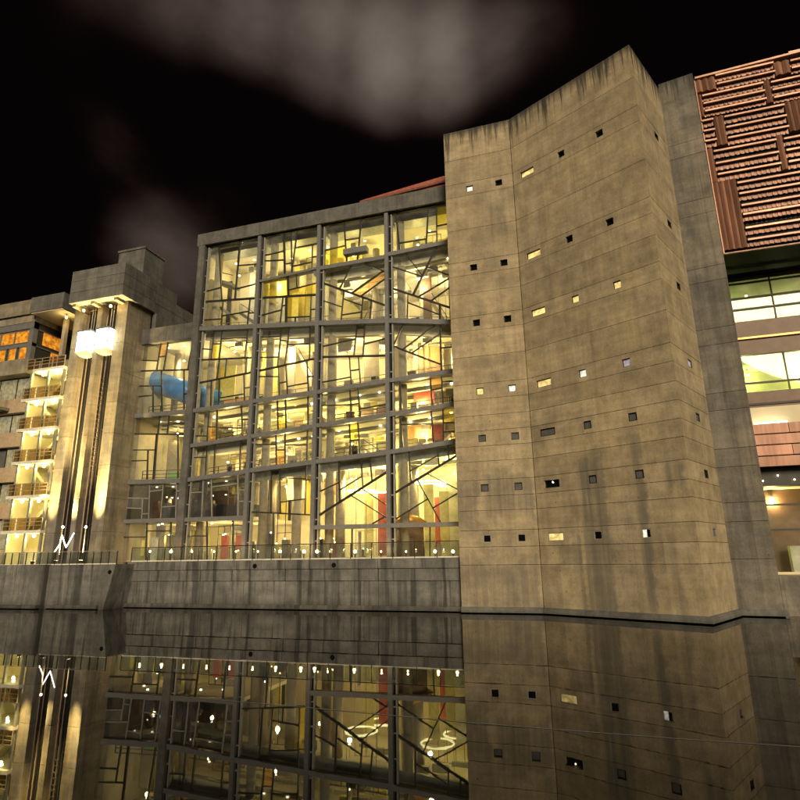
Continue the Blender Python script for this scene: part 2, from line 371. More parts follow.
# ------------------------------------------------------------------ glass hall
hall = thing('glass_hall', 'tall glass fronted hall with slanting glazing bars and brightly lit floors', 'building', (-22, 46, TZ))
def F(x, y): p = onY(x, y, GY); return (p[0], p[2])
def inside(poly, p):
    s = 0
    for (a, b) in zip(poly, poly[1:] + poly[:1]):
        c = (b[0] - a[0]) * (p[1] - a[1]) - (b[1] - a[1]) * (p[0] - a[0])
        if c != 0:
            if s and (c > 0) != (s > 0): return False
            s = c
    return True
def cut(poly, a, b):
    side = lambda p: (b[0] - a[0]) * (p[1] - a[1]) - (b[1] - a[1]) * (p[0] - a[0])
    L, R, X = [], [], []
    for p, q2 in zip(poly, poly[1:] + poly[:1]):
        sp_, sq = side(p), side(q2)
        (L if sp_ >= 0 else R).append(p)
        if (sp_ >= 0) != (sq >= 0):
            k = sp_ / (sp_ - sq); x = (p[0] + (q2[0] - p[0]) * k, p[1] + (q2[1] - p[1]) * k)
            L.append(x); R.append(x); X.append(x)
    return L, R, X
def inset(poly, d):
    c = np.mean(poly, axis=0); out = []
    for p in poly:
        v = np.array(p) - c; n = np.linalg.norm(v); out.append(tuple(c + v * max(.2, (n - d) / n)) if n > 0 else p)
    return out
def glaze(corners, segs, special=(), barmat='bar', w=.088, glass='glass', parent=None, Y=GY):
    parent = parent or hall
    polys = [[tuple(c) for c in corners]]
    Fy = lambda x, y: (lambda p: (p[0], p[2]))(onY(x, y, Y))
    for sg in segs:
        a, b = Fy(sg[0], sg[1]), Fy(sg[2], sg[3]); ww = w * (sg[4] if len(sg) > 4 else 1)
        m = ((a[0] + b[0]) / 2, (a[1] + b[1]) / 2)
        for i, p in enumerate(polys):
            if inside(p, m):
                L, R, X = cut(p, a, b)
                if len(X) == 2 and len(L) > 2 and len(R) > 2:
                    polys[i:i + 1] = [L, R]
                    part('glazing_bar', MB().bar(X[0], X[1], ww, Y - .07, Y + .09), barmat, parent)
                break
    sp_pts = [(Fy(x, y), mt) for x, y, mt in special]
    for p in polys:
        mt = glass
        for pt, m_ in sp_pts:
            if inside(p, pt): mt = m_
        area = abs(sum(p[k - 1][0] * p[k][1] - p[k][0] * p[k - 1][1] for k in range(len(p)))) / 2
        if area < .02: continue
        part('pane', MB().xz(inset(p, .03), Y - .012, Y + .012), mt, parent)

CX = [-35.06, -28.45, -22.03, -15.29, -9.0]       # column lines
def zl(pts):                                        # heights of a transom along the facade (a polyline)
    w = [F(*p) for p in pts]
    def f(x):
        if x <= w[0][0]: a, b = w[0], w[1]
        elif x >= w[-1][0]: a, b = w[-2], w[-1]
        else:
            for a, b in zip(w, w[1:]):
                if a[0] <= x <= b[0]: break
        return a[1] + (b[1] - a[1]) * (x - a[0]) / (b[0] - a[0])
    return f
TOP = zl([(206, 249), (444, 206)])
T1 = zl([(322, 269), (386, 258), (390, 255), (448, 243)])
T1A = zl([(202, 302), (258, 298)]); T1B = zl([(264, 281.5), (319, 269)]); T1C = zl([(260, 298), (319, 294.5)])
T2 = zl([(200, 329.5), (260, 327), (320, 324), (387, 321.5), (451, 323)])
T3 = zl([(136, 416.5), (190, 412), (250, 402.5), (317, 393), (388, 381.5), (454, 372)])
T4 = zl([(190, 446.5), (249, 437.5), (318, 426), (388, 415.5), (455, 404.5)])
T5 = zl([(129, 482.5), (183, 481), (250, 471), (317, 462), (387, 453), (455, 442)])
T6a = zl([(129, 521.5), (246, 518)]); T6b = zl([(318, 527.5), (458, 524)])
T7B = zl([(253, 512), (314, 515)])
GR = lambda x: 3.78
bx0 = lambda k: (CX[k] + (.30 if k == 0 else .10), CX[k + 1] - (.25 if k < 3 else .1))
# columns
for k, x in enumerate(CX[:4]):
    base = TZ
    if k == 0:
        part('frame_column', MB().box(x - .42, x + .30, 45.55, 46.5, TZ, 35.2), 'conc_frame', hall)
        part('frame_column', MB().box(x - .62, x - .44, 45.9, 60, 26.3, 36.3), 'conc_frame', hall)
    else:
        part('mullion_column', MB().box(x - .25, x + .10, 45.62, 46.35, TZ, TOP(x) + .15), 'steel', hall)
    x1 = x + (.30 if k == 0 else .10)
    part('channel', MB().box(x1 + .005, x1 + .20, 45.98, 46.2, TZ, TOP(x)), 'black', hall)
    part('inner_mullion', MB().box(x1 + .21, x1 + .33, 45.85, 46.2, TZ, TOP(x)), 'bar_l', hall)
    zt = 34.4; part('interior_column', MB().cyl((x1 + .75, 47.1, TZ), (x1 + .75, 47.1, zt), .38, n=18), 'tan', hall, smooth=True)
    z = 5.2
    while z < 34:     # spider brackets across the channel
        part('bracket', MB().box(x1 + .0, x1 + .21, 45.90, 45.97, z - .045, z + .045), 'bar_l', hall); z += 1.75
# roof beam
for a, c in zip([CX[0] - .62] + CX[1:4], CX[1:4] + [-8.9]):
    part('roof_beam', MB().xz([(a + .01, TOP(a) + .2), (c - .01, TOP(c) + .2), (c - .01, 36.06), (a + .01, 36.06)], 45.5, 47), 'conc_frame', hall)
    part('head_channel', MB().xz([(a + .3, TOP(a) + .06), (c - .3, TOP(c) + .06), (c - .3, TOP(c) + .19), (a + .3, TOP(a) + .19)], 45.8, 46.4), 'black', hall)
    part('bulkhead', MB().xz([(a + .3, TOP(a) - .25), (c, TOP(c) - .25), (c, 34.9), (a + .3, 34.9)], 46.9, 48.4), 'bar_l', hall)
for f, k0, k1 in ((T1, 2, 4), (T2, 0, 4), (T5, 1, 4), (T4, 0, 1)):
    for k in range(k0, k1):
        a, c = bx0(k); part('edge_beam', MB().xz([(a, f(a) - .85), (c, f(c) - .85), (c, f(c) - .1), (a, f(a) - .1)], 46.75, 47.0), 'ceil' if f is not T5 else 'bar_l', hall)
part('roof_slab', MB().box(CX[0] - .6, -8.9, 46.4, 62, 34.7, 35.6), 'ceil', hall)
def transom(f, x0, x1, h=.46, y0=45.72, mat='steel', name='transom'):
    part(name, MB().xz([(x0, f(x0) - h / 2), (x1, f(x1) - h / 2), (x1, f(x1) + h / 2), (x0, f(x0) + h / 2)], y0, 46.3), mat, hall)
SLAB_Y1 = 56.0
def slab(f, x0, x1, h=.32, y1=SLAB_Y1, dz=0):
    part('floor_slab', MB().xz([(x0, f(x0) - h / 2 + dz), (x1, f(x1) - h / 2 + dz), (x1, f(x1) + h / 2 + dz), (x0, f(x0) + h / 2 + dz)], 46.62, y1), 'ceil', hall)
LWX = -41.5
bays = list(zip(CX, CX[1:]))
def bx(k): return (CX[k] + (.30 if k == 0 else .10), CX[k + 1] - (.25 if k < 3 else 0))
for k in range(4):
    x0, x1 = bx(k)
    for f, h in ((T2, .44), (T3, .36), (T4, .36), (T5, .38)):
        transom(f, x0, x1, h); slab(f, x0 - .2, x1 + .35, .34)
    if k >= 2: transom(T1, x0, x1, .38); slab(T1, x0, x1 + .3)
    if k == 1: transom(T1B, x0, x1, .24)
    if k == 0: transom(T6a, x0, x1, .36); slab(T6a, x0, x1 + .3)
    if k >= 2: transom(T6b, x0, x1, .34)
    part('sill', MB().box(x0, x1, 45.8, 46.3, 3.71, 3.86), 'steel', hall)
transom(T3, LWX, CX[0] - .42, .42); slab(T3, LWX, CX[0])
transom(T5, LWX, CX[0] - .42, .42); slab(T5, LWX, CX[0])
transom(T6a, LWX, CX[0] - .42, .36); slab(T6a, LWX, CX[0])
part('fascia', MB().box(LWX - .1, CX[0] - .43, 45.6, 46.4, 24.85, 26.45), 'conc_frame', hall)
part('roof_slab', MB().box(LWX - .1, CX[0] - .43, 46.4, 58, 25.4, 26.2), 'ceil', hall)
part('back_wall', MB().box(LWX - .1, -9, 56.0, 56.3, TZ, 34.7), 'cream', hall)
part('side_wall', MB().box(LWX - .4, LWX - .15, 46.7, 56, TZ, 26.0), 'cream', hall)
part('side_wall', MB().box(-9.35, -9.12, 46.4, 56, TZ, 34.7), 'cream', hall)
part('side_wall', MB().box(CX[0] - .43, CX[0] - .1, 46.5, 56, 26.2, 34.7), 'cream', hall)
part('floor', MB().box(LWX, -9.1, 46.3, 56, TZ + .005, TZ + .06), 'floor', hall)
def cell(f0, f1, x0, x1, h0=.25, h1=.22):       # f0 = bottom, f1 = top
    return [(x0, f0(x0) + h0), (x1, f0(x1) + h0), (x1, f1(x1) - h1), (x0, f1(x0) - h1)]
xa = [bx(k) for k in range(4)]; g0 = .33            # glass starts past the inner mullion
def C4(k, f0, f1, h0=.22, h1=.22): return cell(f0, f1, xa[k][0] + g0, xa[k][1], h0, h1)
TOPL = lambda x: TOP(x) if x > -36 else 35.0
# bay A
glaze(C4(0, T2, TOPL, .25, 0), [(202, 302, 258, 298, 2), (240, 243, 235, 300, 1.8), (236, 289, 259, 283), (239, 265.5, 259, 264), (219, 248, 222, 302), (202, 292.5, 221, 287.5), (223, 302, 221, 328), (250, 300, 247, 328), (222, 316, 247, 311.5), (249, 313, 257, 312.5), (203, 320, 221, 319)])
glaze(C4(0, T3, T2, .21, .25), [(200, 360, 256, 357.5, 1.5), (199, 383, 253, 372, 1.6), (214, 334, 211.5, 359), (222.5, 330, 219, 359), (248, 331, 245, 358), (221.5, 339, 247, 338), (214, 344, 221, 344), (203, 349, 212, 349.5), (247, 342.5, 254, 342), (219.5, 360, 217, 378), (226.5, 362, 225, 377), (246.5, 359, 246, 373), (219.5, 379, 219, 398), (211.5, 381, 211, 398), (244, 375, 244.5, 400), (245, 388, 253, 387), (222, 397.5, 244, 394)], [(217, 350, 'yellow')])
glaze(C4(0, T4, T3), [(209, 413, 207, 443), (217, 411, 216.5, 442), (241.5, 406, 242.5, 437), (217.5, 428, 242, 428), (242, 419.5, 249, 419), (208, 427, 217, 427), (193, 436, 207, 436)], [(212, 434, 'amber')])
glaze(C4(0, T5, T4), [(207, 446, 205.5, 478), (215, 445, 214, 475), (240.5, 439, 240, 471), (192, 457.5, 206, 457.5)])
glaze(C4(0, T6a, T5, .19, .22), [(203.5, 480, 202, 516), (211.5, 478, 212, 516), (238, 474, 238, 516), (212, 487, 237, 483.5), (187, 493, 202, 492), (238, 501.5, 245, 501), (238, 490, 246, 490)], barmat='bar_l', glass='glass_dim')
glaze(C4(0, GR, T6a, .08, .19), [(207, 519, 207, 556), (233, 518, 233, 556), (187, 536, 206, 536)])
# left wing
lw = lambda f0, f1, h0, h1: cell(f0, f1, LWX + .05, CX[0] - .42, h0, h1)
glaze(lw(T3, lambda x: 24.85, .21, 0), [(142, 371, 194, 369.5, 1.3), (161, 344, 157, 368), (168, 343, 164, 369), (193, 340, 188, 369), (146, 360.5, 158, 361), (159, 357, 167, 356), (161.5, 371, 162, 410), (184, 371, 184, 410), (141, 386, 161, 386), (153, 387, 153, 410), (140, 396.5, 152, 395.5), (185, 394, 191, 393)], [(163, 350, 'amber'), (150, 354, 'grey_glass')])
glaze(lw(T5, T3, .21, .21), [(136, 434, 189, 434.5, 1.3), (160, 418, 158, 434), (169, 418, 167.5, 433), (157, 435, 153.5, 480, 2.2), (178, 435, 178, 480), (133, 450, 154, 450), (148, 451, 147, 480), (132, 461, 147, 460.5)], [(150, 425, 'grey_glass')])
glaze(lw(T6a, T5, .19, .21), [(150, 485, 149, 518), (163.5, 485, 161, 518), (177, 484, 176, 518), (150, 491.5, 162, 490), (163, 507, 175, 506), (128, 498, 149, 498.5), (143, 499, 142, 519), (127, 508, 142, 508.5), (142, 514, 149, 513.5), (177, 491, 182, 491)], barmat='bar_l', glass='glass_dim')
glaze(lw(GR, T6a, .08, .19), [(147, 525, 146, 556), (171, 524, 170, 556), (128, 537, 146, 537), (147, 531, 170, 531)])
# bay B
glaze(C4(1, T1B, TOPL, .13, 0), [(284, 235, 285, 277, 2), (297, 232.5, 295, 248), (285, 250, 320, 243), (264, 261, 284, 260), (271, 254, 284, 251), (291.5, 250, 292, 275), (312.5, 246, 312, 267), (285, 264, 291.5, 263), (292, 266.5, 312, 262), (312.5, 257, 320, 256)])
glaze(C4(1, T2, T1B, .25, .13), [(260, 298, 319, 294.5, 2), (288, 276, 288.5, 297, 2.5), (289, 290, 319, 282.5), (296.5, 275, 297, 288), (286.5, 297, 286, 325, 2.5), (311.5, 295, 310, 325), (283, 297, 280, 325), (263, 315, 281, 310), (282, 306, 286, 305), (311, 309.5, 319, 309), (288, 317.5, 310, 316.5), (295.5, 317, 295, 325)], [(278, 289, 'yellow'), (300, 306, 'yellow'), (304, 291, 'yellow')])
glaze(C4(1, T3, T2, .21, .25), [(258, 371, 320, 357.5, 1.8), (289.5, 328, 285, 364), (281.5, 328, 278.5, 358), (310, 328, 309.5, 360), (263, 337, 280, 336.5), (280.5, 340.5, 288, 340.5), (263, 357.5, 284, 357), (288.5, 344.5, 310, 343.5), (286, 365, 287.5, 395), (278.5, 368, 279.5, 397), (307, 362, 308.5, 393), (263, 376.5, 278.5, 376.5), (280, 383, 287.5, 381.5), (288, 386.5, 307.5, 383), (308, 376.5, 319, 376)])
glaze(C4(1, T4, T3), [(277.5, 400, 278, 433), (285.5, 399, 286, 430), (308, 396, 308, 426), (278, 416.5, 285.5, 415)], [(281, 424, 'yellow')])
glaze(C4(1, T5, T4), [(276, 435, 276.5, 467), (285, 434, 285, 466), (307.5, 430, 307, 462), (258, 444.5, 276, 444.5), (277, 450, 284.5, 450), (285, 445, 307, 445)], [(280, 457, 'amber')])
glaze(C4(1, GR, T5, .08, .22), [(253, 512, 314, 515, 1.3), (271.5, 469, 271, 511), (280, 468, 280.5, 511), (306.5, 464, 305.5, 498), (281, 478, 306, 479), (282, 502, 315, 497.5), (290, 502, 290, 514), (306, 480, 314, 480), (273.5, 513, 273, 556)], [(310, 489, 'yellow'), (276, 478, 'grey_glass')])
# bay C
glaze(C4(2, T1, TOPL, .22, 0), [(344, 222, 346.5, 257, 1.3), (361.5, 218, 358, 255, 1.3), (327, 250, 346, 245.5), (346, 240, 360, 238), (346.5, 253.5, 359, 251)], [(336, 256, 'yellow')])
glaze(C4(2, T2, T1, .25, .22), [(323, 283, 387, 306, 1.8), (353, 263, 340, 288), (360, 262, 381, 270), (386, 269, 352, 293, 1.6), (386, 278, 361, 296), (344, 291, 341, 321), (363, 298, 361, 320), (371.5, 301, 370, 320), (330, 303, 342, 307), (344, 299, 362, 305.5), (345, 314.5, 361, 312)], [(370, 284, 'amber')])
glaze(C4(2, T3, T2, .21, .25), [(323, 357, 387, 355.5, 1.8), (357, 325, 354, 355), (365, 325, 363, 355), (329, 345, 356, 339), (364.5, 344, 386, 338.5), (357, 337, 364, 337), (349.5, 358, 351.5, 386), (358.5, 357, 360.5, 384), (351.5, 370.5, 359, 369.5), (329, 381, 351, 377)], [(361, 331, 'grey_glass')])
glaze(C4(2, T4, T3), [(350, 390, 351.5, 421), (358, 388.5, 360, 418), (328, 405.5, 350, 404.5), (351, 404.5, 359, 403.5), (360, 409, 387, 404)])
glaze(C4(2, T5, T4), [(349.5, 425, 351, 457), (358, 424, 360, 454), (350, 440.5, 359, 440)], [(354, 433, 'yellow')])
glaze(C4(2, T6b, T5, .18, .22), [(318, 516, 387, 472, 2), (339, 462, 340, 501, 1.6), (361, 459, 363, 488), (370, 457, 372, 480), (343, 488, 361, 477), (325, 489, 338, 483), (352, 496, 376, 511), (364, 490, 373, 496), (370, 525, 386, 516)])
glaze(C4(2, GR, T6b, .08, .18), [(352, 527, 352, 556)])
# bay D
glaze(C4(3, T1, TOPL, .22, 0), [(396, 214, 400, 252, 1.6), (428.5, 206, 426, 247, 1.3), (436.5, 213, 437, 245), (400, 243, 426, 239), (427, 232.5, 436.5, 231.5), (437, 226, 447, 224)], [(442, 220, 'yellow')])
glaze(C4(3, T2, T1, .25, .22), [(391, 288, 451, 308, 1.8), (435, 250, 414.5, 292, 1.8), (392, 266.5, 422, 276.5), (426, 267, 450, 275.5), (448, 279, 428, 291), (449, 288, 432, 300), (440, 306, 440, 322, 2), (408, 296, 407, 321), (409, 303, 438, 314), (408, 257, 418, 270)])
glaze(C4(3, T3, T2, .21, .25), [(440, 325, 441.5, 372, 1.3), (390, 345, 441, 364.5, 1.6), (403, 325, 395, 342), (430, 329, 404, 348.5), (440, 334, 414, 351.5), (441, 348, 453, 347)])
glaze(C4(3, T4, T3), [(400, 384, 402, 410), (430.5, 380, 432, 406), (441.5, 376, 443, 403), (432, 390, 441, 388), (443, 382, 455, 381)], [(436, 384, 'amber')])
glaze(C4(3, T5, T4), [(400, 413, 403, 448), (431, 408, 433.5, 442), (443, 406, 443.5, 441), (403, 424.5, 431, 424), (443.5, 423, 455, 422.5), (443.5, 432, 455, 431)], [(448, 415, 'yellow')])
glaze(C4(3, T6b, T5, .18, .22), [(393, 494, 456, 456, 2), (409, 451, 411.5, 482), (437.5, 447, 439, 464), (448, 445, 449, 459), (437, 456, 414, 469), (417, 479, 435, 512), (428, 474, 458, 489.5), (433, 508, 458, 493), (410, 510, 426, 500)])
glaze(C4(3, GR, T6b, .08, .18), [(430, 525, 430, 556)])
# louvred sun shade box over the third bay
p0, p1 = F(346, 258), F(369, 253); part('louvre_box', MB().xz([(p0[0], p0[1]), (p1[0], p0[1]), (p1[0], p0[1] + .55), (p0[0], p0[1] + .55)], 45.3, 45.9), 'steel', hall)
# knee plates at column heads
for (a, b, c) in (((312, 271), (319, 269), (319, 282)), ((388, 298), (388, 298), (388, 298))):
    A_, B_, C_ = F(*a), F(*b), F(*c)
    if A_ != B_: part('knee_plate', MB().xz([A_, C_, B_], 45.85, 46.0), 'steel', hall)

# ---- rooms behind the glass
def pendant(x, y, z, e, colr=(1, .83, .50), mat='lamp', r=.13):
    d = part('ceiling_lamp', MB().cyl((x, y, z - .85), (x, y, z - .78), r * .7, n=10), mat, hall); part('lamp_cord', MB().cyl((x, y, z - .78), (x, y, z + .12), .012, n=5), 'steel_d', hall)
    lamp('POINT', (x, y, z - 1.1), e * 4.6, colr, d, .15)
def downlights(f, x0, x1, y, n):
    for i in range(n):
        x = x0 + (x1 - x0) * (i + .5) / n + random.uniform(-.4, .4); yy = y + random.uniform(-.7, .7)
        part('downlight', MB().cyl((x, yy, f(x) - .25), (x, yy, f(x) - .19), .10, n=8), 'lamp', hall)
def balustrade(f, x0, x1, y, h=1.05, mat='tan'):
    b = MB(); z0 = f(x0) + .2; z1 = f(x1) + .2
    for hh in (h, h * .66, h * .33): b.bar((x0, z0 + hh), (x1, z1 + hh), .05, y - .03, y + .03)
    n = max(2, int((x1 - x0) / 1.3))
    for i in range(n + 1):
        x = x0 + (x1 - x0) * i / n; zz = z0 + (z1 - z0) * i / n; b.box(x - .03, x + .03, y - .03, y + .03, zz, zz + h)
    part('balustrade', b, mat, hall)
def partition(px, py, py2, px2, Y, mat, th=.15, name='partition'):
    a = onY(px, py2, Y); b = onY(px2, py, Y); part(name, MB().box(a[0], b[0], Y, Y + th, a[2], b[2]), mat, hall)
WARM, YEL, NEU = (1, .74, .29), (1, .79, .24), (1, .79, .40)
ROOMS = [  # bay, floor fn, ceiling fn, watts, tint
    (0, T2, TOPL, 130, NEU), (0, T3, T2, 330, WARM), (0, T4, T3, 210, WARM), (0, T5, T4, 150, WARM), (0, T6a, T5, 60, WARM), (0, GR, T6a, 190, WARM),
    (1, T2, TOPL, 230, YEL), (1, T3, T2, 330, NEU), (1, T4, T3, 260, YEL), (1, T5, T4, 240, WARM), (1, GR, T5, 330, WARM),
    (2, T1, TOPL, 150, YEL), (2, T2, T1, 270, NEU), (2, T3, T2, 330, NEU), (2, T4, T3, 280, YEL), (2, T5, T4, 260, YEL), (2, GR, T5, 520, WARM),
    (3, T1, TOPL, 130, YEL), (3, T2, T1, 230, NEU), (3, T3, T2, 300, WARM), (3, T4, T3, 270, WARM), (3, T5, T4, 280, WARM), (3, GR, T5, 560, YEL)]
for k, f0, f1, wt, tint in ROOMS:
    x0, x1 = xa[k]; xm = (x0 + x1) / 2; h = f1(xm) - f0(xm)
    drop = .35
    for i, (fx, yy) in enumerate(((.30, 49.2), (.72, 52.2))):
        x = x0 + (x1 - x0) * fx; pendant(x, yy, (33.6 if f1 is TOPL else f1(x) - .45), wt * (.55 if i else .45), tint)
    if f1 is not TOPL: downlights(f1, x0, x1, 48.2, 3)
    else: downlights(lambda x: 34.9, x0, x1, 50.4, 3)
    if f0 in (T3, T4, T5, T2) : balustrade(f0, x0 + .3, x1, 47.6 + random.uniform(0, .4), mat=random.choice(['tan', 'bar', 'tan']))
    if f0 is not GR:          # furniture and room dividers seen from below
        for j in range(4):
            xx = x0 + (x1 - x0) * random.uniform(.05, .8); ww = random.uniform(.3, 1.5); yy = random.uniform(50, 55)
            part('partition', MB().box(xx, xx + ww, yy, yy + .15, f0(xx) + .2, min(34.5, f1(xx) - .35) if random.random() < .6 else f0(xx) + 2.3), random.choice(['cream', 'white', 'yel', 'tan', 'cream', 'white', 'wood']), hall)
        for j in range(3):
            yy = 48.4 + j * 2.3; zb0, zb1 = f1(x0) - .2, f1(x1) - .2
            if f1 is not TOPL: part('ceiling_beam', MB().xz([(x0, zb0 - .28), (x1, zb1 - .28), (x1, zb1), (x0, zb0)], yy, yy + .3), 'ceil', hall)
        for j in range(3):
            xx = x0 + (x1 - x0) * random.uniform(.05, .9); zf = f0(xx) + .2; part('door_leaf', MB().box(xx, xx + .9, 55.9, 55.99, zf, zf + 2.2), random.choice(['wood', 'dark', 'yel', 'tan', 'white']), hall)
        for j in range(3):
            xx = x0 + (x1 - x0) * random.uniform(.1, .85); zf = f0(xx) + .2; ww = random.uniform(.4, 1.1); part('cabinet', MB().box(xx, xx + ww, 48.6, 49.1, zf, zf + random.uniform(.7, 1.5)), random.choice(['wood', 'tan', 'white', 'dark', 'org']), hall)
        xx = x0 + (x1 - x0) * random.uniform(.2, .8)
        part('inner_column', MB().cyl((xx, 51, f0(xx) + .15), (xx, 51, f1(xx) - .3), .35, n=14), random.choice(['tan', 'cream']), hall, smooth=True)
for f0, f1, wt, tint in ((T3, lambda x: 25.3, 120, NEU), (T5, T3, 85, WARM), (T6a, T5, 26, WARM), (GR, T6a, 120, WARM)):
    x0, x1 = LWX + .3, CX[0] - .6
    for fx, yy in ((.35, 49.5), (.75, 51.5)):
        x = x0 + (x1 - x0) * fx; pendant(x, yy, f1(x) - .35, wt / 2, tint)
    downlights(f1, x0, x1, 48, 3)
    for j in range(4):
        xx = random.uniform(x0 + .3, x1 - 1); zf = f0(xx) + .2; yy = random.uniform(48.6, 53)
        part('partition', MB().box(xx, xx + random.uniform(.3, 1.2), yy, yy + .15, zf, zf + random.choice((1.1, 2.2, 2.6, 3.0))), random.choice(['tan', 'white', 'wood', 'yel', 'dark', 'cream']), hall)
    xx = random.uniform(x0 + 1, x1 - 1); part('inner_column', MB().cyl((xx, 49.6, f0(xx) + .15), (xx, 49.6, f1(xx) - .3), .33, n=14), 'tan', hall, smooth=True)
    if f0 is T5:       # coffered ceiling panels
        for j in range(5):
            for i in range(4): part('ceiling_panel', MB().box(x0 + .4 + j * 1.1, x0 + 1.35 + j * 1.1, 47.6 + i * 1.3, 48.7 + i * 1.3, f1(x0) - .75 - .12 * ((i + j) % 2), f1(x0) - .62), 'bar_l' if (i + j) % 2 else 'tan', hall)
    if f0 in (T3, T5): balustrade(f0, x0, x1, 47.3, mat='bar')
    if f0 is T5: part('ceiling_baffle', MB().box(x0 + 1.5, x1 - 1, 50, 53, f1(x0) - 1.4, f1(x0) - 1.2), 'tan', hall)
for k, f0, f1, wt, tint in ROOMS:
    x0, x1 = xa[k]; top_ = min(34.3, f1((x0 + x1) / 2) - .4)
    if random.random() < .75:       # mullioned screen further in
        a = x0 + random.uniform(.6, 3.0); c = min(x1 - .2, a + random.uniform(1.6, 3.2)); yy = random.uniform(49.3, 51.5); b = MB(); zf = f0(a) + .2
        n_ = max(2, int((c - a) / .65))
        for i in range(n_ + 1): xx = a + (c - a) * i / n_; b.box(xx - .025, xx + .025, yy, yy + .05, zf, top_)
        for zz_ in (zf + .9, zf + 2.1, top_ - .05): b.box(a, c, yy - .01, yy + .06, zz_, zz_ + .05)
        part('mullioned_screen', b, random.choice(['bar', 'tan', 'wood', 'bar_l']), hall)
    if random.random() < .4:        # stair flight crossing the room
        a = x0 + random.uniform(.3, 1.5); c = a + random.uniform(2.6, 3.8); sg = random.choice((0, 1)); zf = f0(a) + .25
        p_, q_ = ((a, zf), (c, top_ - .2)) if sg else ((a, top_ - .2), (c, zf)); yy = random.uniform(51.6, 52.6)
        part('stair_flight', MB().bar(p_, q_, .34, yy, yy + 1.2), random.choice(['white', 'tan', 'ceil']), hall)
        part('handrail', MB().bar((p_[0], p_[1] + .95), (q_[0], q_[1] + .95), .06, yy, yy + .05), 'bar', hall)
    for j in range(3):              # hanging sign boards and ducts
        xx = random.uniform(x0 + .5, x1 - 1.2); yy = random.uniform(48.3, 52); part('ceiling_duct', MB().box(xx, xx + random.uniform(.4, 1.4), yy, yy + .3, top_ - random.uniform(.35, .8), top_ - .1), random.choice(['tan', 'white', 'bar_l', 'steel', 'yel']), hall)
# named pieces of the rooms
partition(215, 365, 401, 236, 49, 'yel'); partition(222, 398, 408, 246, 47.9, 'org'); partition(248, 355, 401, 256, 50, 'yel')
partition(267, 280, 328, 288, 52.5, 'white'); partition(291, 290, 326, 312, 53.3, 'white')
partition(352, 266, 292, 380, 52, 'yel'); partition(338, 325, 352, 352, 49, 'white'); partition(420, 345, 372, 440, 51, 'org')
partition(414, 390, 405, 434, 49.5, 'red'); partition(402, 424, 440, 434, 50, 'org'); partition(432, 424, 441, 443, 48.5, 'red')
partition(378, 493, 556, 386, 50.5, 'red'); partition(436, 497, 556, 440, 50.4, 'red'); partition(326, 508, 535, 333, 50.5, 'red')
partition(425, 484, 556, 433, 49, 'yel'); partition(441, 491, 556, 448, 49.2, 'yel'); partition(364, 486, 556, 373, 50, 'yel'); partition(398, 465, 556, 405, 50.5, 'yel')
partition(324, 478, 495, 338, 50, 'org'); partition(425, 527, 556, 446, 51, 'yel'); partition(450, 480, 556, 458, 50, 'white')
partition(235, 535, 550, 243, 48, 'red'); partition(193, 530, 553, 199, 49, 'yel'); partition(140, 540, 556, 145, 48.5, 'yel'); partition(170, 532, 556, 178, 49.5, 'green')
partition(205, 495, 513, 212, 49, 'org'); partition(198, 490, 514, 238, 51, 'wood'); partition(258, 520, 556, 268, 50, 'tan'); partition(291, 518, 556, 300, 50.5, 'tan')
partition(286, 478, 500, 305, 51, 'white'); partition(262, 470, 500, 270, 48.5, 'dark'); partition(165, 440, 480, 179, 50, 'tan'); partition(180, 440, 470, 187, 49, 'yel')
partition(212, 281, 327, 232, 50.5, 'dark'); partition(142, 464, 482, 146, 49, 'green'); partition(168, 472, 482, 177, 48.6, 'green')
# stair flights inside the top left bay
for (a, b) in (((213, 303), (229, 314)), ((240, 313), (255, 323)), ((216, 280), (232, 284))):
    A_, B_ = onY(*a, 47.9), onY(*b, 47.9); part('stair_flight', MB().bar((A_[0], A_[2]), (B_[0], B_[2]), .30, 47.9, 49.4), 'bar_l', hall)
    part('stair_flight', MB().bar((A_[0], A_[2] + 1), (B_[0], B_[2] + 1), .06, 47.9, 47.96), 'bar', hall)
# ground floor columns and canopy struts
for px in (340, 404, 415, 296, 270, 160):
    a = onY(px, 540, 49.0); part('hall_column', MB().cyl((a[0], 49, TZ), (a[0], 49, T5(a[0]) - .3 if px > 255 else T6a(a[0]) - .3), .42, n=18), 'tan', hall, smooth=True)

for j in range(46):
    x = random.uniform(LWX + .6, -9.8); yy = random.uniform(47.4, 51.5); w_ = random.uniform(.15, .6); h_ = random.choice((.75, 1.0, 1.3, 1.7, 2.2))
    part('display_stand', MB().box(x - w_ / 2, x + w_ / 2, yy, yy + .35, TZ + .06, TZ + .06 + h_), random.choice(['white', 'tan', 'dark', 'wood', 'yel', 'red', 'white', 'green', 'dark']), hall)
    if j % 2: part('table_lamp', MB().ball((x, yy + .15, TZ + .06 + h_ + .1), .06, 8, 6), 'star' if j % 3 else 'lamp_g', hall)
for j in range(16):
    x = random.uniform(-41, -29); f_ = T6a; yy = random.uniform(47.3, 50); part('cafe_stand', MB().box(x - .3, x + .3, yy, yy + .5, f_(x) + .18, f_(x) + random.uniform(.9, 2.2)), random.choice(['wood', 'tan', 'white', 'dark', 'org']), hall)
    if j % 2: part('table_lamp', MB().ball((x, yy + .2, f_(x) + 2.35), .07, 8, 6), 'lamp_g' if j % 4 == 1 else 'star', hall)
# blue escalator tube behind the left wing
A_, B_ = onY(140, 377, 48.6), onY(216, 402, 48.6)
tb = obj('escalator_tube', MB().cyl(A_, B_, 1.15, n=28), 'blue', smooth=True, label='glossy blue enclosed escalator tube running down behind the left wing glass', category='tube')
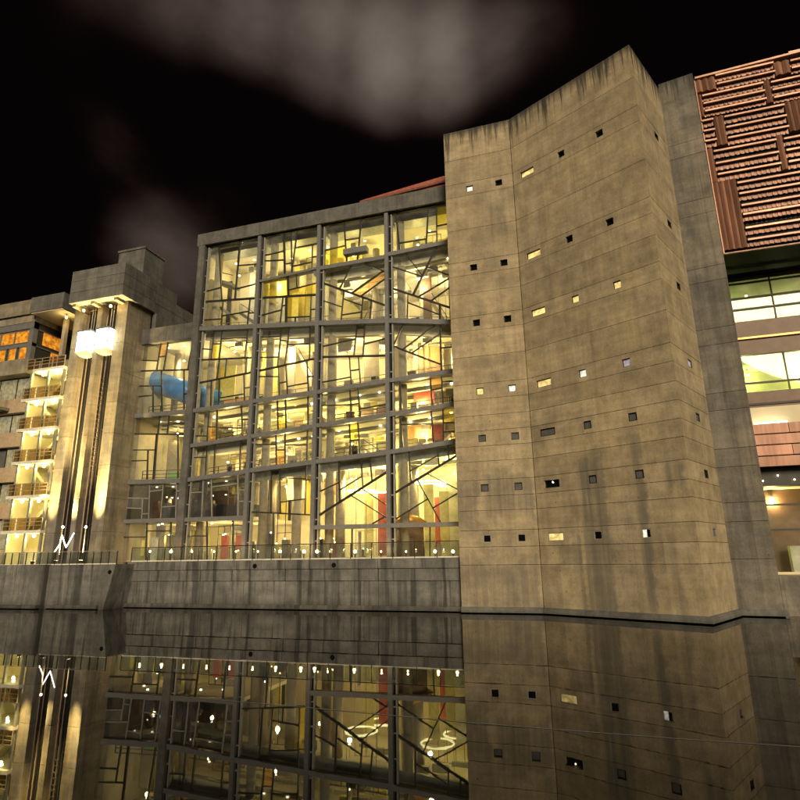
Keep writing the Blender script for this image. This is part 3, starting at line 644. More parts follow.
# copper coloured conical kiosk roof
A_ = onY(407, 524, 48.2); kz = A_[2]
k = thing('kiosk', 'bronze cone roofed kiosk inside the glass hall', 'kiosk', (A_[0], 49.0, TZ))
part('cone_roof', MB().cyl((A_[0], 49, kz), (A_[0], 49, kz + 1.15), 1.75, .05, n=28), 'goldcone', k, smooth=True)
part('drum', MB().cyl((A_[0], 49, TZ + .06), (A_[0], 49, kz), 1.2, n=20), 'wood', k, smooth=True)
# ring lamps
for i, (px, py, Y, lab) in enumerate(((362, 470, 48.4, 'glowing ring lamp under the ceiling above the red panel'), (380, 478, 51.5, 'small glowing ring lamp deep behind the third glass bay'), (430, 468, 48.4, 'glowing ring lamp above the bronze cone kiosk'), (450, 473, 51.5, 'small glowing ring lamp beside the concrete tower edge'))):
    a = onY(px, py, Y); zz = T5(a[0]) - 2.6
    r = thing('ring_lamp', lab, 'ring lamp', (a[0], Y, zz), 'ring lamps under the hall ceiling')
    part('glowing_ring', MB().torus((a[0], Y, zz), 1.25, .075), 'ring', r)
    for s in (-1, 1): part('hanger', MB().cyl((a[0] + s * 1.25, Y, zz), (a[0] + s * 1.25, Y, zz + 2.45), .015, n=6), 'steel_d', r)
# red copper roof wedge above the parapet
A_, B_, C_, D_ = [onY(*p, 47.2) for p in ((360, 204), (360, 199), (447, 174), (447, 187))]
rw = thing('copper_roof', 'low red copper roof wedge rising behind the hall parapet', 'roof', ((A_[0] + C_[0]) / 2, 52, 36))
part('roof_sheet', MB().hexa([(A_[0], 47.2, 36.0), (-9.05, 47.2, 36.0), (-9.05, 60, 36.0), (A_[0], 60, 36.0)], [(A_[0], 47.2, 37.45), (-9.05, 47.2, 38.4), (-9.05, 60, 39.5), (A_[0], 60, 38.0)]), 'roofred', rw)
part('eaves_strip', MB().xz([(A_[0], 37.0), (-9.05, 37.55), (-9.05, 37.75), (A_[0], 37.2)], 47.0, 47.19), 'copper_d', rw)
# bollard lamps along the terrace
for i, px in enumerate((150, 171, 192, 214, 236, 258, 280, 304, 317, 330, 355, 381, 406, 435, 453)):
    a = onY(px, 551.5, 44.6)
    r = thing('bollard_lamp', 'low globe lamp standing on the terrace behind the glass railing', 'lamp', (a[0], 44.6, TZ), 'globe lamps along the terrace')
    part('stem', MB().cyl((a[0], 44.6, TZ), (a[0], 44.6, a[2] - .1), .05, n=8), 'steel_d', r)
    gb = part('globe', MB().ball((a[0], 44.6, a[2]), random.choice((.07, .09, .12, .13))), 'star', r)
    lamp('POINT', (a[0], 44.6, a[2] + .18), 34, (1, .62, .24), gb, .05)
# zigzag neon shape by the lift tower: likely light trail built as tube
zz = [onY(*p, 42.4) for p in ((54.5, 552), (60, 544), (62, 535), (66, 547.5), (74, 533))]
b = MB()
for a, c in zip(zz, zz[1:]): b.cyl(a, c, .045, n=8)
ns = thing('light_trail', 'white zigzag neon light trail modelled as a tube behind the promenade railing', 'neon light', (zz[2][0], 42.4, 3.55))
part('luminous_tube', b, 'luminous', ns)
part('stand', MB().cyl((zz[0][0], 42.4, 3.55), (zz[0][0], 42.4, zz[0][2]), .03, n=6).box(zz[0][0] - .2, zz[0][0] + .2, 42.2, 42.6, 3.55, 3.62), 'steel_d', ns)

# ------------------------------------------------------------------ concrete tower with deep square windows
tw = thing('concrete_tower', 'tall folded concrete tower with rows of small square windows', 'tower', (-1, 42, 0))
PA, PB, PC, PD = Vector((-9.05, 42.7)), Vector((-3.45, 42.7)), Vector((5.76, 37.84)), Vector((8.27, 43.12))
TT = .38     # facing thickness
def nrm(a, b): d = (b - a).normalized(); return Vector((d.y, -d.x))
line = [PA, PB, PC, PD]; back_l, back_r = Vector((-9.05, 56)), Vector((8.27, 56))
def offs(p, a, b):   # inner mitred corner
    n1, n2 = nrm(a, p), nrm(p, b); m = (n1 + n2).normalized(); return p - m * (TT / m.dot(n1))
IA = PA + Vector((TT, TT)); IB = offs(PB, PA, PC); IC = offs(PC, PB, PD); ID = Vector((8.27 - .2, 43.12 + .3))
part('core', MB().xy([tuple(IA), tuple(IB), tuple(IC), tuple(ID), (8.0, 56), (-8.67, 56)], -2.5, 38.9), 'conc_core', tw)
part('parapet_cap', MB().xy([tuple(PA), tuple(PB), tuple(PC), tuple(PD), (8.27, 56), (-9.05, 56)], 38.985, 39.12), 'conc', tw)
part('flank_wall', MB().box(-9.05, -8.68, 43.1, 56, -2.5, 38.98), 'conc', tw)
ROWS = [33.33, 26.1, 21.35, 15.82, 12.2, 8.56, 4.99]
JN = [-2.5, .30, 3.2, 4.42, 5.56, 6.95, 7.98, 9.14, 10.5, 11.62, 12.78, 13.95, 15.22, 16.42, 18.6, 20.75, 21.95, 23.9, 25.5, 26.7, 29.6, 32.72, 33.94, 36.3, 38.98]
WIN = {0: [('lit_w', 'dkp'), ('lit_y', 'dkp', 'dkp'), ('dkp',)], 1: [('dkp', 'dkp'), ('lit_y', 'dkp', 'dkp'), ('dkp',)], 2: [('dkp', 'dkp'), ('lit_y', 'lit_y', 'lit_y'), ('dkp',)],
       3: [('lit_y', 'lit_w'), ('lit_y', 'lit_w', 'lit_p'), ('lit_p',)], 4: [('dim', 'dim'), ('dim', 'dim', 'dim'), ('dim',)], 5: [('dim', 'dim'), ('dkp', 'dim', 'dim'), ('dkp',)], 6: [('dkp', 'dkp'), ('lit_y', 'dkp', 'lit_w'), ('dim',)]}
FACES = [(PA, PB, IA, IB, [(2.03, .56), (4.44, .56)], []), (PB, PC, IB, IC, [(1.33, 1.2), (4.38, .56), (7.5, .56)], [5.2]), (PC, PD, IC, ID, [(3.4, .80)], [])]
for fi, (P, Q, IP, IQ, wins, vj) in enumerate(FACES):
    L = (Q - P).length; d = (Q - P).normalized(); n = nrm(P, Q)
    out = lambda u: P + d * u
    inn = lambda u: IP if u < .05 else (IQ if u > L - .05 else P + d * u - n * TT)
    def piece(u0, u1, z0, z1, name='concrete_panel', push=0., mat='conc'):
        o0, o1, i1, i0 = out(.035 if fi == 1 and u0 == 0 else u0) + n * push, out(L - .035 if fi == 0 and u1 == L else u1) + n * push, inn(u1), inn(u0)
        part(name, MB().xy([tuple(o0), tuple(o1), tuple(i1), tuple(i0)], z0, z1), mat, tw)
    for j, (za, zb) in enumerate(zip(JN, JN[1:])):
        row = next((r for r, z in enumerate(ROWS) if za < z < zb), None); g = .014
        if row is None:
            cuts = [0] + [v + random.choice((-2.2, 0, .0, 1.9)) for v in vj] + [L]
            if j in (1, 2): cuts = [0] + ([1.5, 3.1, 4.9, 6.6, 8.4] if fi == 1 else [2.0, 3.9] if fi == 0 else [2.7]) + [L]
            for a, b in zip(cuts, cuts[1:]):
                piece(a + (0 if a == 0 else .004), b - (0 if b == L else .004), za + g, zb - g, push=random.uniform(0, .006))
        else:
            zc = ROWS[row]; edges = [0]
            for c, w in wins: edges += [c - w / 2, c + w / 2]
            edges += [L]
            for a, b in zip(edges[::2], edges[1::2]): piece(a, b, za + g, zb - g)
            for w_i, (c, w) in enumerate(wins):
                hh = .27; piece(c - w / 2, c + w / 2, zc + hh, zb - g, 'lintel'); piece(c - w / 2, c + w / 2, za + g, zc - hh, 'sill_block')
                mt = WIN[row][fi][w_i]; dep = .05 if (fi == 2 or row == 6) else (.13 if mt.startswith('lit') else .07 if mt == 'dim' else .20)
                def rect(u0, u1, z0, z1, d0, d1):
                    ps = [P + d * u0 - n * d0, P + d * u1 - n * d0, P + d * u1 - n * d1, P + d * u0 - n * d1]; return MB().xy([tuple(p) for p in ps], z0, z1)
                wf = MB(); t_ = .05
                for r_ in ((c - w / 2, c - w / 2 + t_, zc - hh, zc + hh), (c + w / 2 - t_, c + w / 2, zc - hh, zc + hh), (c - w / 2 + t_, c + w / 2 - t_, zc - hh, zc - hh + t_), (c - w / 2 + t_, c + w / 2 - t_, zc + hh - t_, zc + hh)):
                    m2 = rect(*r_, dep - .03, TT - .02); k0 = len(wf.v); wf.v += m2.v; wf.f += [tuple(k0 + q_ for q_ in f_) for f_ in m2.f]
                wo = part('window', wf, 'bar_l' if row == 6 else 'steel_d', tw)
                pn = part('pane', rect(c - w / 2 + t_, c + w / 2 - t_, zc - hh + t_, zc + hh - t_, dep + .03, dep + .06), mt, tw); pn.matrix_parent_inverse = Matrix.Identity(4); pn.parent = wo
                if row == 6 and mt == 'lit_w': bl = part('blind', rect(c + .02, c + w / 2 - t_, zc - hh + t_, zc + hh - t_, dep + .01, dep + .025), 'dkp', tw); bl.matrix_parent_inverse = Matrix.Identity(4); bl.parent = wo
                if row == 5 and fi == 1 and w_i == 0:
                    cc = P + d * c - n * (dep - .02); part('bulb', MB().ball((cc.x, cc.y, zc + .12), .05), 'lamp', tw)
# ledge at the water line round the tower
def ledge(pts, z0, z1, w0, w1, parent, mat='conc_quay'):
    for a, b in zip(pts, pts[1:]):
        pass
    off = []
    for i, p in enumerate(pts):
        n1 = nrm(pts[i - 1], p) if i else nrm(p, pts[1]); n2 = nrm(p, pts[i + 1]) if i < len(pts) - 1 else n1
        m = (n1 + n2).normalized(); off.append((m, 1 / m.dot(n1)))
    for i in range(len(pts) - 1):
        lo, hi = [], []
        for j in (i, i + 1):
            m, s = off[j]; p = pts[j]
            lo.append(p); lo.append(p + m * w0 * s); hi.append(p); hi.append(p + m * w1 * s)
        v = lambda p, z: (p.x, p.y, z)
        part('ledge', MB().hexa([v(lo[0], z0), v(lo[1], z0), v(lo[3], z0), v(lo[2], z0)], [v(hi[0], z1), v(hi[1], z1), v(hi[3], z1), v(hi[2], z1)]), mat, parent)
PE = Vector((10.66, 42.70))
ledge([PA, PB, PC, PD], .07, .20, .26, .26, tw, 'conc_frame'); ledge([PA, PB, PC, PD], .20, .42, .26, .14, tw, 'conc_frame')

# ------------------------------------------------------------------ grey recess wall right of the tower
rw2 = thing('concrete_wall', 'tall dark grey concrete wall slab between tower and copper screen', 'wall', (9.5, 43, 0))
n = nrm(PD, PE); d = (PE - PD).normalized(); LW_ = (PE - PD).length
JR = [-2.5, .3, 3.4, 5.7, 6.9, 9.2, 10.4, 13.0, 14.2, 17.6, 18.8, 22.3, 23.4, 27.6, 28.8, 32.6, 33.8, 39.6]
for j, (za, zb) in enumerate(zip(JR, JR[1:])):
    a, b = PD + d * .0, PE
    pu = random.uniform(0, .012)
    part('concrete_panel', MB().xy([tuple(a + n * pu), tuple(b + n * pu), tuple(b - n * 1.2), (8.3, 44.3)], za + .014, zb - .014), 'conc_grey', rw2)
part('core', MB().xy([(8.4, 43.3), (10.55, 43.0), (10.55, 55), (8.4, 55)], -2.5, 39.5), 'conc_core', rw2)
ledge([PD + d * .12, PE + d * .2], .07, .20, .26, .26, rw2, 'conc_frame'); ledge([PD + d * .12, PE + d * .2], .20, .42, .26, .14, rw2, 'conc_frame')

# ------------------------------------------------------------------ copper hall on the right
ch = thing('copper_hall', 'hall clad in copper louvres above tiers of lit glazing', 'building', (16, 47, 0))
CY = 42.7; CX0, CX1, CZ0, CZ1 = 10.72, 27.0, 24.1, 38.9
part('soffit', MB().box(CX0, CX1, CY + .1, 47.2, CZ0 - .02, CZ0 + .15), 'black', ch)
part('volume', MB().box(CX0 + .1, CX1, CY + .62, 56, CZ0 + .16, 39.3), 'dark', ch)
# corrugated back sheet (vertical ribs)
b = MB(); x = CX0
while x < CX1:
    b.xz([(x, CZ0 + .05), (x + .13, CZ0 + .05), (x + .13, 39.0), (x, 39.0)], CY + .42, CY + .6); x += .30
part('ribbed_sheet', b, 'copper', ch, kind='stuff')
def cpx(x, y): p = onY(x, y, CY); return p[0], p[2]
BLK = [  # px left, px right (None: runs on), [left-end heights in px]
    (715, 773, [76.7, 85]), (702, 763, [97, 104.5, 112]), (770.5, 833, [83.5, 91, 98.5]), (788, 850, [54, 62, 69]),
    (698, 713, [123, 133, 143]), (724, 784, [118, 128.5, 139]), (713.5, 776, [152.5, 164.5, 175.5]), (783.5, 845, [140, 151.5, 163]),
    (737, 812, [184, 194.7, 206.4, 215.3, 229, 240.7])]
occ = []
def fluted(x0, x1, z0, z1):
    if x1 - x0 < .15: return
    w = x1 - x0; nn = max(1, round(w / .42)); s = w / nn
    for i in range(nn):
        part('copper_panel', MB().hexa([(x0 + i * s + .012, CY + .02, z0), (x0 + (i + .5) * s, CY - .10, z0), (x0 + (i + 1) * s - .012, CY + .02, z0), (x0 + (i + 1) * s - .012, CY + .4, z0), (x0 + i * s + .012, CY + .4, z0)],
             [(x0 + i * s + .012, CY + .02, z1), (x0 + (i + .5) * s, CY - .10, z1), (x0 + (i + 1) * s - .012, CY + .02, z1), (x0 + (i + 1) * s - .012, CY + .4, z1), (x0 + i * s + .012, CY + .4, z1)]), 'copper', ch)
blocks = []
for xl, xr, ys in BLK:
    X0, X1 = cpx(xl, ys[0])[0], cpx(xr, ys[0] + (ys[0] - 590) / 2350 * (xr - xl))[0]
    zs = [cpx(xl + 2 * i, y)[1] for i, y in enumerate(ys)]
    blocks.append((max(X0, CX0), X1, zs))
# the cladding goes on in the same way beyond the frame
blocks += [(X0 + 7.4, min(X1 + 7.4, CX1), zs) for X0, X1, zs in blocks if X0 > 12.3 and X0 + 7.4 < CX1 - 1 and X0 + 7.4 > 18.0]
for X0, X1, zs in blocks:
    sp2 = (zs[0] - zs[-1]) / max(1, len(zs) - 1) if len(zs) > 1 else .8
    for z in zs:
        part('louvre_slat', MB().hexa([(X0, CY - .16, z - .06), (X1, CY - .16, z - .06), (X1, CY + .45, z + .03), (X0, CY + .45, z + .03)], [(X0, CY - .16, z + .08), (X1, CY - .16, z + .08), (X1, CY + .45, z + .15), (X0, CY + .45, z + .15)]), 'copper_l', ch)  # brighter copper paints the light on the slat's front edge
        part('slot_shade', MB().box(X0 + .02, X1 - .02, CY + .30, CY + .36, z + .10, z + .54 * sp2), 'black', ch)  # black strip stands in for the shade inside the louvre opening
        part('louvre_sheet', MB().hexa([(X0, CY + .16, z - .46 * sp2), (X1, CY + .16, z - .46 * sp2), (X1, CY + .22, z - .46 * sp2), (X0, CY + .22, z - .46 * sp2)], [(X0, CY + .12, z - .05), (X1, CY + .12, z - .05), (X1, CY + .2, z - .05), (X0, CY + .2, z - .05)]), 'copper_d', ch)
        xx = X0 + .12
        rb = MB()
        while xx < X1 - .1: rb.box(xx, xx + random.choice((.10, .14, .18)), CY + .10, CY + .16, z - .45 * sp2, z - .08); xx += random.choice((.26, .32, .38))
        part('slat_ribs', rb, 'copper_d', ch, kind='stuff')
# plain fluted panels fill the grid between louvre blocks: cut the elevation in cells
zgrid = sorted(set([CZ0 + .06, 38.85] + [min(38.85, round(max(z for z in zs) + .45, 2)) for _, _, zs in blocks] + [round(min(z for z in zs) - .5, 2) for _, _, zs in blocks]))
for za, zb in zip(zgrid, zgrid[1:]):
    if zb - za < .2: continue
    zm = (za + zb) / 2; iv = sorted((X0, X1) for X0, X1, zs in blocks if min(zs) - .55 < zm < max(zs) + .5)
    x = CX0
    for a, b2 in iv:
        if a > x: fluted(x + .02, min(a, CX1) - .02, za + .01, zb - .01)
        x = max(x, b2)
    if x < CX1: fluted(x + .02, CX1, za + .01, zb - .01)
part('edge_strip', MB().xz([(CX0, 38.86), (CX1, 39.5), (CX1, 39.66), (CX0, 39.02)], CY - .2, CY + .5), 'copper_l', ch)
part('edge_strip', MB().box(CX0 - .05, CX0 + .02, CY - .06, CY + .55, CZ0, 38.9), 'copper', ch)
part('edge_strip', MB().box(CX0, CX1, CY - .06, CY + .1, CZ0 - .03, CZ0 + .05), 'copper_d', ch)
# lit storeys behind glass below the copper
RY = 47.0
def rz(x, y): return onY(x, y, RY)[2]
Zs = dict(top=24.0, s1=rz(737, 323), s1b=rz(741, 356), g2=rz(741, 359), s2=rz(747, 393), c1=rz(751, 411), c2=rz(754, 428), k2=rz(760, 470), g3=rz(764, 487), sill=rz(778, 573))
RX0, RX1 = 10.9, 27.0
def rbox(name, z0, z1, mat, y0=RY - .12, y1=RY + .6, x0=RX0, x1=RX1): return part(name, MB().box(x0, x1, y0, y1, z0, z1), mat, ch)
rbox('floor_band', Zs['s1b'], Zs['s1'], 'wood'); rbox('band_strip', rz(738, 340) - .08, rz(738, 340) + .06, 'goldcone', RY - .3, RY - .13)
rbox('floor_band', Zs['c1'], Zs['s2'], 'wood'); rbox('band_strip', Zs['c1'] + .35, Zs['c1'] + .5, 'dark', RY - .2, RY - .13)
rbox('cream_band', Zs['c2'], Zs['c1'], 'cream', RY - 1.0, RY + .4)
rbox('floor_band', Zs['g3'], Zs['k2'] - .02, 'dark', RY - .6, RY + .4)
# lower copper cladding boards
h = (Zs['c2'] - Zs['k2']) / 4
for i in range(4):
    x = RX0
    while x < RX1:
        w = 2.6 if (i % 2) else 3.4; x2 = min(x + w, RX1)
        part('copper_board', MB().box(x + .02, x2 - .02, RY - 1.5, RY - 1.35, Zs['k2'] + i * h + .04, Zs['k2'] + (i + 1) * h - .04), 'copper', ch); x = x2
rbox('board_backing', Zs['k2'] + .01, Zs['c2'] - .01, 'black', RY - 1.3, RY - .2)
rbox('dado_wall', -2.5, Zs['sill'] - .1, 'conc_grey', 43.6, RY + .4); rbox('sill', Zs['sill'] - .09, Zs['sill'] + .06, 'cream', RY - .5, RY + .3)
for y in (RY + .5,):
    part('floor_slab', MB().box(RX0, RX1, RY + .61, 56, Zs['s1b'], Zs['s1b'] + .4), 'ceil', ch); part('floor_slab', MB().box(RX0, RX1, RY + .61, 56, Zs['c1'], Zs['c1'] + .4), 'ceil', ch)
    part('floor_slab', MB().box(RX0, RX1, RY + .61, 56, Zs['g3'] + .1, Zs['g3'] + .5), 'ceil', ch); part('floor_slab', MB().box(RX0, RX1, RY + .61, 56, 1.9, 2.4), 'floor', ch)
    part('ceiling', MB().box(RX0, RX1, RY + .05, 56, 23.75, 24.05), 'ceil', ch)
part('back_wall', MB().box(RX0, RX1, 54.0, 54.2, Zs['s1'], 23.7), 'cream', ch); part('back_wall', MB().box(RX0, RX1, 52.0, 52.2, Zs['s2'], Zs['s1b']), 'cream', ch)
part('back_wall', MB().box(RX0, RX1, 50.5, 50.7, 2.4, Zs['g3'] + .1), 'wood', ch); part('counter', MB().box(13.3, 18, 49.2, 49.8, 2.41, 4.2), 'white', ch)
part('side_wall', MB().box(RX0 - .3, RX0 - .02, RY + .3, 56, 2.4, 24), 'green', ch)
for z0, z1, trs in ((Zs['s1'], 23.75, [rz(727, 286), rz(731, 300), rz(732, 311)]), (Zs['s2'], Zs['s1b'], [rz(746, 384)]), (Zs['sill'] + .06, Zs['g3'], [rz(768, 505), rz(770, 530)])):
    zz = [z0] + sorted(trs) + [z1]; x = RX0; stepx = 3.05 if z0 > 10 else 6.1; x0s = [RX0, 14.45 - (.0 if z0 > 10 else 0)]
    while x0s[-1] + stepx < RX1: x0s.append(x0s[-1] + stepx)
    x0s.append(RX1)
    for a in x0s[1:-1]: part('glazing_bar', MB().box(a - .04, a + .04, RY - .1, RY + .05, z0, z1), 'bar', ch)
    for zt in zz[1:-1]: part('glazing_bar', MB().box(RX0, RX1, RY - .13, RY + .03, zt - .06, zt + .06), 'bar', ch)
    for a, c in zip(x0s, x0s[1:]):
        for z2, z3 in zip(zz, zz[1:]): part('pane', MB().box(a + .05, c - .05, RY - .01, RY + .01, z2 + .07, z3 - .07), 'glass', ch)
for (x, y, z, e, tint) in ((12.5, 49.5, 22.3, 85, (.86, 1, .26)), (16.5, 49.5, 22.3, 85, (.95, 1, .42)), (21, 49.5, 22.3, 85, (.95, 1, .42)), (13, 49.5, Zs['s1b'] - .5, 170, (.86, 1, .26)), (17, 49.5, Zs['s1b'] - .5, 170, (.86, 1, .26)), (22, 49.5, Zs['s1b'] - .5, 120, (.95, 1, .4)),
                       (13, 48.8, Zs['g3'] - .6, 420, (1, .74, .30)), (17, 48.8, Zs['g3'] - .6, 420, (1, .78, .30)), (22, 48.8, Zs['g3'] - .6, 150, (1, .78, .3))):
    dl = part('ceiling_lamp', MB().cyl((x, y + 1.5, z), (x, y + 1.5, z + .1), .10, n=10), 'lamp', ch); lamp('POINT', (x, y + 1.5, z - .22), e, tint, dl, .08); part('lamp_cord', MB().cyl((x, y + 1.5, z + .1), (x, y + 1.5, z + 1.4), .012, n=5), 'steel_d', ch)
    part('downlight', MB().cyl((x + .7, y - .9, z + .78), (x + .7, y - .9, z + .85), .09, n=8), 'lamp', ch)
for i in range(9):
    x = 11.6 + i * .95; z = Zs['g3'] + .35 + (.32 if i % 2 else 0); part('fairy_light', MB().ball((x, RY - .7, z), .05, 8, 6), 'lamp', ch)
# strip lamp lighting the cream band
for x in (12.5, 17, 22):
    s_ = part('strip_lamp', MB().box(x - 1, x + 1, RY - 1.45, RY - 1.35, Zs['c2'] + .02, Zs['c2'] + .08), 'lamp', ch)

# ------------------------------------------------------------------ lift tower
lt = thing('lift_tower', 'floodlit concrete lift tower with three piers and overhanging cap', 'tower', (-44.8, 44, 3.55))
PY = 43.34
piers = [(-48.07, -46.89), (-45.18, -44.58), (-42.79, -41.5)]
zj = [3.5, 6.4, 9.4, 12.4, 15.4, 18.4, 21.4, 24.4, 28.66]
for a, b2 in piers:
    for za, zb in zip(zj, zj[1:]): part('pier_block', MB().box(a, b2, PY, 44.9, za + .012, zb - .012), 'conc_lift', lt)
part('back_wall', MB().box(-46.88, -45.19, 44.0, 44.6, 3.5, 28.66), 'pink', lt); part('back_wall', MB().box(-44.57, -42.8, 44.0, 44.6, 3.5, 28.66), 'pink', lt); part('core', MB().box(-48.0, -41.6, 44.91, 45.3, 3.5, 28.66), 'conc_lift', lt)
for za, zb in zip(zj, zj[1:]): part('side_panel', MB().box(-42.2, -41.48, 44.92, 46.6, za + .012, zb - .012), 'conc_lift', lt)
for za, zb in zip(zj, zj[1:]): part('side_panel', MB().box(-48.07, -47.4, 45.31, 46.6, za + .012, zb - .012), 'conc_lift', lt)
# cap: three courses, long beam running back
for za, zb in ((28.70, 29.80), (29.83, 31.0), (31.03, 32.15)):
    part('cap_course', MB().box(-47.6, -44.4, 42.0, 46.5, za, zb), 'conc_frame', lt); part('cap_course', MB().box(-44.38, -41.06, 42.0, 46.5, za, zb), 'conc_frame', lt)
for za, zb in ((28.62, 29.7), (29.74, 30.9)): part('roof_beam', MB().box(-42.4, -41.08, 46.52, 58, za, zb), 'conc_frame', lt)
part('roof_beam', MB().box(-42.4, -41.08, 46.52, 49.8, 30.92, 32.1), 'conc_frame', lt)
part('machine_room', MB().box(-45.8, -42.4, 45.8, 48.8, 32.17, 35.9), 'conc_frame', lt); part('machine_room_cap', MB().box(-45.9, -42.3, 45.7, 48.9, 35.92, 36.15), 'conc_frame', lt)
part('link_wall', MB().box(-41.4, -40.9, 46.7, 52, 26.5, 28.6), 'conc_frame', lt)
for x in (-47.2, -44.9, -42.1): part('soffit_beam', MB().box(x - .2, x + .2, 42.3, 43.3, 28.4, 28.69), 'conc_lift', lt)
# guide rails, ladder and buffers in the two shafts
for i, (xa_, xb_) in enumerate(((-46.89, -45.18), (-44.58, -42.79))):
    m_ = (xa_ + xb_) / 2
    for dx in (-.42, .0, .28): part('guide_rail', MB().box(m_ + dx - .05, m_ + dx + .05, 43.72, 43.9, 3.6, 28.4), 'steel_d', lt)
    z = 7.0
    while z < 27:
        part('bracket', MB().box(m_ + .28, xb_, 43.75, 43.95, z, z + .14), 'steel_d', lt); z += 4.4
    if i:
        z = 12
        while z < 21: part('ladder_rung', MB().box(m_ - .42, m_, 43.66, 43.70, z, z + .06), 'steel_d', lt); z += .45
# lit lift cars
for i, (x0, x1) in enumerate(((-46.8, -45.25), (-44.5, -42.85))):
    g = thing('glass_lift', ['glowing white glass lift car in the shaft beside the stair tower', 'glowing white glass lift car in the shaft beside the glass hall'][i], 'lift', ((x0 + x1) / 2, 43.6, 23.3), 'lit lift cars')
    part('cabin_glass', MB().box(x0, x1, 42.75, 43.95, 23.75, 25.8), 'lamp_w', g); part('cabin_floor', MB().hexa([(x0 + .3, 43.0, 23.35), (x1 - .3, 43.0, 23.35), (x1 - .3, 43.9, 23.35), (x0 + .3, 43.9, 23.35)], [(x0, 42.72, 23.74), (x1, 42.72, 23.74), (x1, 43.97, 23.74), (x0, 43.97, 23.74)]), 'steel', g)
    part('cabin_roof', MB().box(x0, x1, 42.75, 43.95, 25.82, 26.0), 'steel', g); part('hoist_cable', MB().cyl(((x0 + x1) / 2, 43.6, 26), ((x0 + x1) / 2, 43.6, 28.6), .04, n=6).cyl(((x0 + x1) / 2 + .3, 43.6, 26), ((x0 + x1) / 2 + .3, 43.6, 28.6), .04, n=6), 'bar_l', g)
    for x in (x0 + .05, x1 - .05): part('corner_bar', MB().box(x - .05, x + .05, 42.7, 42.74, 23.75, 25.8), 'bar_l', g)
# ground floodlights washing the piers, and two small mast lamps
for i, (x, e) in enumerate(((-47.5, 46000), (-44.88, 170000), (-42.15, 95000))):
    f_ = thing('floodlight', ['ground floodlight aimed up the pier next to the stair tower', 'ground floodlight aimed up the narrow middle pier', 'ground floodlight aimed up the pier next to the glass hall'][i], 'floodlight', (x, 41.95, 3.55), 'floodlights below the lift tower')
    part('base', MB().box(x - .15, x + .15, 41.85, 42.1, 3.55, 3.62), 'steel_d', f_)
    hd = part('lamp_head', MB().cyl((x, 41.92, 3.62), (x, 41.96, 3.92), .12, .18, n=12), 'steel_d', f_); part('lens', MB().cyl((x, 41.96, 3.921), (x, 41.962, 3.94), .15, n=12), 'star', f_)
    lamp('SPOT', (x, 41.97, 4.1), e, (1, .72, .26), hd, .10, (0, .125, 1), 30, 1.0)
for i, px in enumerate((62.7, 85.8)):
    a = onY(px, 528, 42.2); x = a[0]
    f_ = thing('mast_lamp', ['slim mast lamp before the shaft next to the stair tower', 'slim mast lamp before the shaft next to the glass hall'][i], 'lamp', (x, 42.2, 3.55), 'slim lamps before the lift shafts')
    part('mast', MB().cyl((x, 42.2, 3.55), (x, 42.2, a[2]), .035, n=8), 'steel_d', f_); part('lamp_head', MB().ball((x, 42.2, a[2] + .1), .11), 'luminous', f_)
for x in (-46.2, -42.9):
    u = part('soffit_lamp', MB().cyl((x, 42.6, 27.9), (x, 42.6, 28.1), .1, n=10), 'star', lt); part('lamp_arm', MB().box(x - .04, x + .04, 42.6, 43.34, 27.82, 27.89), 'steel_d', lt)
    lamp('POINT', (x, 42.6, 28.25), 60, (1, .66, .20), u, .06)

# ------------------------------------------------------------------ stair tower and office block at far left
st = thing('stair_tower', 'open stair tower with yellow lit landings and glass balustrades', 'stair tower', (-50.5, 43.6, 3.55))
LZ = [6.4, 9.65, 12.95, 16.2, 19.25, 22.3]
SX0, SX1, SY = -53.0, -48.15, 42.9
for i, z in enumerate(LZ):
    part('landing', MB().box(SX0 + (.9 if i == 5 else 0), SX1, SY, 46.4, z, z + .28), 'white', st)
    if i < 6:
        b = MB()
        for hh in (.45, .78, 1.1): b.box(SX0, SX1, SY + .05, SY + .09, z + .28 + hh - .025, z + .28 + hh + .025)
        for k2 in range(6): x = SX0 + (SX1 - SX0) * k2 / 5; b.box(x - .03, x + .03, SY + .04, SY + .1, z + .28, z + 1.4)
        part('balustrade', b, 'tan', st)
        for k2 in range(3):
            w = (SX1 - SX0) / 3; part('balustrade_pane', MB().box(SX0 + k2 * w + .1, SX0 + (k2 + 1) * w - .1, SY + .12, SY + .135, z + .32, z + 1.45), 'bronze_glass', st)
    for x in (-51.6, -49.5):
        if i == 5 and x < -51.5: x = -51.3
        d_ = part('landing_lamp', MB().ball((x, SY + .6, z - .2), .15), 'lamp_y', st); part('lamp_cap', MB().cyl((x, SY + .6, z - .08), (x, SY + .6, z), .08, n=8), 'steel_d', st)
        lamp('POINT', (x, SY + .55, z - .42), 230, (1, .80, .20), d_, .1)
for x in (-52.4, -50.2, -48.3): part('post', MB().box(x - .11, x + .11, SY + .2, SY + .42, 3.55, 22.3), 'bar_l', st)
for i, z in enumerate(LZ[:-1]):
    s_ = -1 if i % 2 else 1
    part('stair_flight', MB().xz([(-50.6 - 1.7 * s_, z + .2), (-50.6 - 1.3 * s_, z + .2), (-50.6 + 1.7 * s_, LZ[i + 1] - .1), (-50.6 + 1.3 * s_, LZ[i + 1] - .1)], 44.6, 45.7), 'tan', st)
part('back_wall', MB().box(-54.0, -48.1, 46.45, 46.7, 3.55, 23.6), 'cream', st); part('side_wall', MB().box(-54.2, -53.95, 44.6, 46.7, 3.55, 23.6), 'cream', st)

